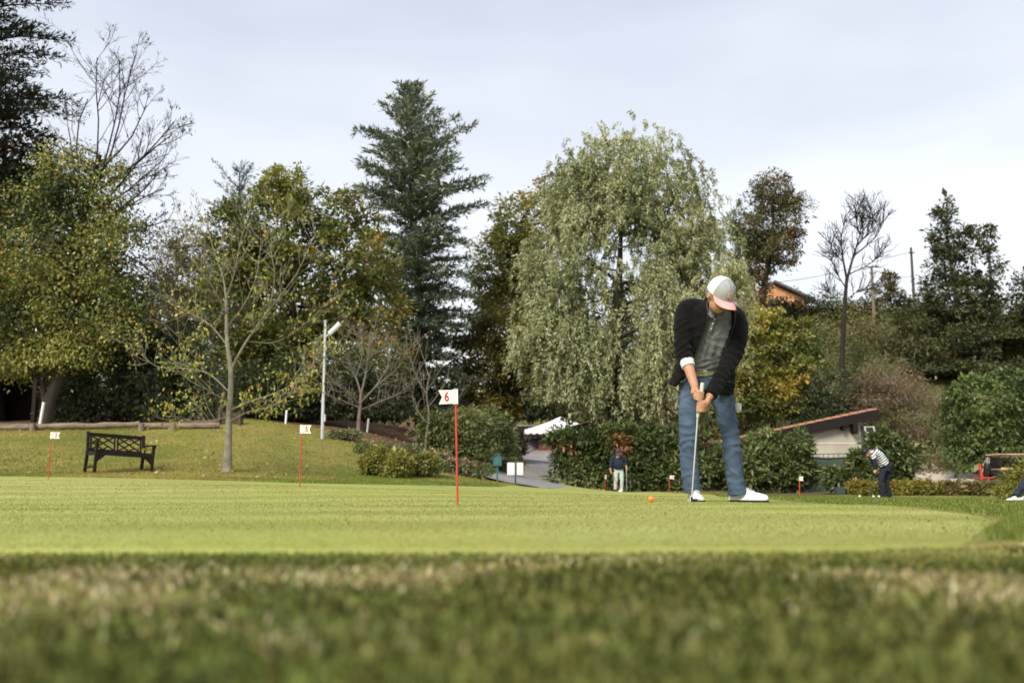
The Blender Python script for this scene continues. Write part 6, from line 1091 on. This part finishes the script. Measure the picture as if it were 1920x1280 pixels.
# --- simpler figures for the far golfers
def figure(label, base, J, W_, mats, vox, head_f, head_t, sleeve=1.0, hatm=None, grip=None, seed=1, stripes=False, undersleeve=None, toes=None, shoe_m='black', k=1.0, hand_open=None):
    root = empty('person', base, label, 'person'); f, t = frame(head_f, head_t); mb = MB(); fr = head(mb, J['head'], f, t, k); loft(mb, [J['neck'] - np.array([0, 0, .06]), J['neck'], J['head'] - t * .05], [.06, .055, .055])
    loft(mb, [J['pel'], (J['pel'] + J['che']) / 2, J['che'], J['neck']], [.13, .125, .14, .06], [.09, .09, .09, .05], J.get('front', (0, -1, 0)))
    for s in ('R', 'L'):
        sh, el_, wr, hp, kn, an = (J[q + s] for q in ('sh', 'el', 'wr', 'hip', 'kn', 'an')); mb.tube([sh, J['che']], [.05, .08], 10); loft(mb, [sh, (sh + el_) / 2, el_, el_ + (wr - el_) * .35, wr], [.045, .043, .036, .038, .026]); loft(mb, [hp, kn, an], [.06, .04, .033])
        hd = J['ha' + s]; dv = nrm(hd - wr)
        if grip and s in grip: g0, g1, s0, ap, sg = grip[s]; grip_hand(mb, wr, g0, g1, s0, ap, sg, gr=.011)
        else:
            mb.tube([wr, wr + dv * .05, wr + dv * .09], [.026, .034, .030], 10, True, [.02, .018, .014]); sd_ = nrm(np.cross(dv, (0, 1, .2)))
            for q in range(4): a = wr + dv * .085 + sd_ * (-.024 + .016 * q); finger(mb, [a, a + dv * .035 + np.array([0, -.006, 0]), a + dv * .06 + np.array([0, -.022, -.004])], .009, .007)
            a = wr + dv * .03; finger(mb, [a, a + dv * .03 - sd_ * .035, a + dv * .06 - sd_ * .035], .011, .008)
    remesh(mb, vox, 'body', M['skin'], root, 2); face_bits(root, J['head'], fr, k)
    mb = MB(); loft(mb, [J['hem'], (J['hem'] + J['che']) / 2 + J.get('belly', np.zeros(3)), J['che'], (J['shR'] + J['shL']) / 2, J['neck'] - np.array([0, 0, .02])], W_['top'], W_['topd'], J.get('front', (0, -1, 0))); fx = []
    for s in ('R', 'L'):
        sh, el_, wr = J['sh' + s], J['el' + s], J['wr' + s]; mb.tube([(sh + J['che']) / 2, sh], [.09, .07], 12)
        if sleeve <= .5: loft(mb, [sh, sh + (el_ - sh) * sleeve * 2], [.068, .062])
        else: e2 = el_ + (wr - el_) * (sleeve - .5) * 2; loft(mb, [sh, (sh + el_) / 2, el_, e2], [.066, .06, .054, .047]); fx.append((el_, el_ - sh, .06, .008, .1))
    fx.append(((J['hem'] + J['che']) / 2, (J['che'] - J['hem']), .09, .008, .25)); tp = remesh(mb, vox, 'shirt' if stripes else 'sweater', M[mats[0]], root, 5, folds(fx, seed))
    if stripes:
        me = tp.data; n = len(me.vertices); V = np.empty(n * 3, np.float32); me.vertices.foreach_get('co', V); V = V.reshape(-1, 3) + org(root); at_ = me.attributes.new('along', 'FLOAT', 'POINT'); ax = nrm(J['che'] - J['hem']); at_.data.foreach_set('value', ((V - J['hem']) @ ax + 5).astype(np.float32))
    if undersleeve:
        for s in ('R', 'L'): q = MB(); loft(q, [J['sh' + s] + (J['el' + s] - J['sh' + s]) * .5, J['el' + s], J['el' + s] + (J['wr' + s] - J['el' + s]) * .96], [.056, .05, .038]); q.build('undersleeve', M[undersleeve], root, smooth=True)
    mb = MB(); loft(mb, [J['hem'] + (J['che'] - J['hem']) * .12, J['pel'], (J['hipR'] + J['hipL']) / 2 - np.array([0, 0, .06])], W_['hip'], W_['hipd'], J.get('front', (0, -1, 0))); fx = []
    for s in ('R', 'L'): hp, kn, an = J['hip' + s], J['kn' + s], J['an' + s]; loft(mb, [hp, (hp + kn) / 2, kn, (kn + an) / 2, an + (an - kn) * .02], [.092, .084, .070, .064, .060]); fx += [(kn, an - kn, .10, .008, .16), (an, an - kn, .05, .008, .08)]
    remesh(mb, vox, 'trousers', M[mats[1]], root, 5, folds(fx, seed + 3))
    for s in ('R', 'L'):
        an = J['an' + s]; tv = toes[s]; hl = an - nrm(np.array([tv[0], tv[1], 0])) * .07; shoe(root, hl, hl + np.array([tv[0], tv[1], 0]), .28, .05, J['zg' + s] if 'zg' + s in J else base[2], shoe_m, 'sole', False)
    if hatm: cap(root, J['head'], fr, hatm, hatm, hatm, k, False, False)
    hm = MB(); hm.ball(J['head'] + fr @ np.array([0, -.03, .03]), (.080, .082, .088), 16, 10, fr)
    for q in (-1, 1): hm.ball(J['head'] + fr @ np.array([q * .07, -.02, -.005]), (.014, .04, .035), 10, 8, fr)
    remesh(hm, .009, 'hair', M['hair'], root, 2)
    return root
def club(label, g0, e, toe, m='chrome', gm='grip', hr=True):
    p = empty('putter', e, label, 'putter'); ax = nrm(e - g0); MB().tube([g0, g0 + ax * .26], [.014, .011], 10).build('grip', M[gm], p, smooth=True); MB().tube([g0 + ax * .25, e], [.0075, .0065], 8).build('shaft', M[m], p, smooth=True)
    if hr: MB().bar(e - np.asarray(toe) * .03 + np.array([0, 0, .012]), e + np.asarray(toe) * .09 + np.array([0, 0, .012]), .035, .025, bev=.004).build('head', M['blackhead'], p)
M['darkcap'] = mat('dark_grey_cap', (.06, .06, .065), .9, var=.2)
def man2():
    d = 37.0; z = g1(at(1160, 900, d)[0], d); p = lambda x, y, o=0: at(x, y, d + o); base = np.array([p(1160, 921)[0], d, z])
    J = dict(head=p(1158.5, 846.5, -.10), neck=p(1159, 853.5, -.02), che=p(1159.5, 862, .03), pel=p(1160, 880, .06), hem=p(1160, 878, .04), belly=np.array([0, -.05, 0]), shR=p(1148.5, 857, .02), elR=p(1145, 872, -.05), wrR=p(1144.5, 882, -.12), haR=p(1147, 888, -.2), shL=p(1170.5, 855, .02), elL=p(1173.5, 868, .05), wrL=p(1174.5, 876.5, -.04), haL=p(1175, 882, -.1),
             hipR=p(1155, 884, .05), knR=p(1154.5, 901, 0), anR=p(1154, 917.5, .02), hipL=p(1165, 884, .05), knL=p(1166, 901, 0), anL=p(1165.5, 917.5, .02))
    gR = (J['wrR'] + np.array([.03, -.05, -.02]), p(1162, 921, -.1)); gL = (p(1174.6, 876, -.10), p(1174.9, 921, -.12)); gL[1][2] = z + .01
    figure('golfer in navy sweater, pale trousers and grey cap lifting a flagstick', base, J, dict(top=[.185, .19, .20, .16, .07], topd=[.14, .155, .125, .10, .06], hip=[.172, .180, .13], hipd=[.125, .13, .10]), ('navy', 'palegrey'), .012, (-.05, -.75, -.62), (0, -.5, .8), .78, 'darkcap', {'L': (gL[0], gL[1], .03, .1, 1), 'R': (gR[0], gR[1], .02, math.pi, -1)}, 5, toes={'R': (-.08, -.28), 'L': (.10, -.27)}, shoe_m='black')
    club('pale-shafted putter hanging from the navy golfer\'s left hand', gL[0], gL[1], (.3, -.9, 0), 'galv', 'grip')
    fl = empty('hole_flag', gR[1], 'red flagstick held slanting by the golfer in navy', 'flag', 'numbered hole flags on the green'); MB().tube([gR[0], gR[1] + np.array([0, 0, .02])], .011, 8).build('pole', M['red'], fl); q = gR[1] + np.array([.03, -.02, .03]); MB().box(q, (.16, .012, .10), Matrix.Rotation(R(-35), 3, 'Y')).build('plate', M['flagwhite'], fl)
man2()
def man3():
    d = 27.0; z = g1(at(1655, 900, d)[0], d); p = lambda x, y, o=0: at(x, y, d + o); base = np.array([p(1655, 934)[0], d, z])
    J = dict(head=p(1624.5, 848.5, -.10), neck=p(1632, 846.5, -.03), che=p(1641, 850, 0), pel=p(1662, 876, .06), hem=p(1658, 871, .05), belly=np.array([.0, 0, .05]), front=(-.8, -.25, -.5), shL=p(1637.5, 850, -.17), elL=p(1640.5, 868, -.20), wrL=p(1643.5, 880, -.17), haL=p(1643, 885, -.15), shR=p(1636, 849, .18), elR=p(1637, 868, .16), wrR=p(1641, 881, -.02), haR=p(1642, 887, -.1),
             hipL=p(1656, 880, -.06), knL=p(1651.5, 904, -.10), anL=p(1655.5, 929, -.08), hipR=p(1666, 881, .12), knR=p(1662.5, 905, .10), anR=p(1667, 928, .12))
    J['zgL'] = J['zgR'] = z + .005; g0, g1_ = p(1643.2, 876, -.16), p(1630, 933.5, -.25); g1_[2] = z + .012
    figure('striped-shirt golfer with navy undersleeves and black cap, bent over practice balls', base, J, dict(top=[.165, .18, .19, .15, .07], topd=[.125, .13, .12, .10, .06], hip=[.155, .172, .13], hipd=[.125, .14, .11]), ('stripe', 'trouser'), .011, (-.66, -.12, -.74), (-.62, -.05, .78), .28, 'black', {'L': (g0, g1_, .03, .1, 1), 'R': (g0, g1_, .10, math.pi, -1)}, 8, True, 'navy', toes={'L': (-.27, -.06), 'R': (-.20, .0)}, shoe_m='sole')
    club('dark-shafted putter of the striped-shirt golfer', g0, g1_, (-.2, -.9, 0), 'darkpost', 'black')
man3()
def seated():
    d = 19.0; p = lambda x, y, o=0: at(x, y, d + o); z = g1(at(1900, 940, d)[0], d); base = np.array([at(1965, 930, d)[0], d + .05, z]); q = p(1968, 900)
    J = dict(head=q + np.array([-.05, -.02, .78]), neck=q + np.array([0, 0, .62]), che=q + np.array([.02, 0, .42]), pel=q + np.array([0, 0, .02]), hem=q + np.array([0, 0, .05]), front=(-1, 0, 0), shR=q + np.array([0, .19, .5]), elR=q + np.array([-.08, .24, .24]), wrR=q + np.array([-.28, .12, .14]), haR=q + np.array([-.36, .08, .12]), shL=q + np.array([0, -.19, .5]), elL=q + np.array([-.08, -.24, .24]), wrL=q + np.array([-.28, -.12, .14]), haL=q + np.array([-.36, -.08, .12]),
             hipL=q + np.array([-.02, -.09, 0]), hipR=q + np.array([-.02, .09, 0]), knL=p(1931, 893, -.13), anL=p(1904, 928, -.13), knR=p(1938, 890, .22), anR=p(1924, 929, .25)); J['zgL'] = z + .01; J['zgR'] = z + .01
    figure('seated person in dark jeans and white trainers at the right edge', base, J, dict(top=[.16, .165, .19, .15, .07], topd=[.13, .13, .12, .10, .06], hip=[.16, .17, .13], hipd=[.13, .13, .11]), ('navy', 'trouser2'), .013, (-.9, -.1, -.2), (-.1, 0, 1), .9, None, None, 12, toes={'L': (-.27, -.06), 'R': (-.27, .03)}, shoe_m='shoewhite')
    o = empty('low_bench', (q[0] + .05, d, z), 'low wooden bench under the seated person at the right edge', 'bench'); MB().box((q[0] + .08, d, q[2] - .10), (.42, 1.1, .05), bev=.01).build('seat', M['timber'], o)
    for s in (-1, 1): MB().box((q[0] + .08, d + s * .42, (z + q[2] - .125) / 2 - .02), (.36, .07, q[2] - .125 - z + .04), bev=.01).build('leg', M['timber'], o)
M['trouser2'] = mat('dark_denim', (.012, .018, .04), .85, rgb2=(.03, .04, .075), scale=6, bump=.3, bscale=160)
seated()
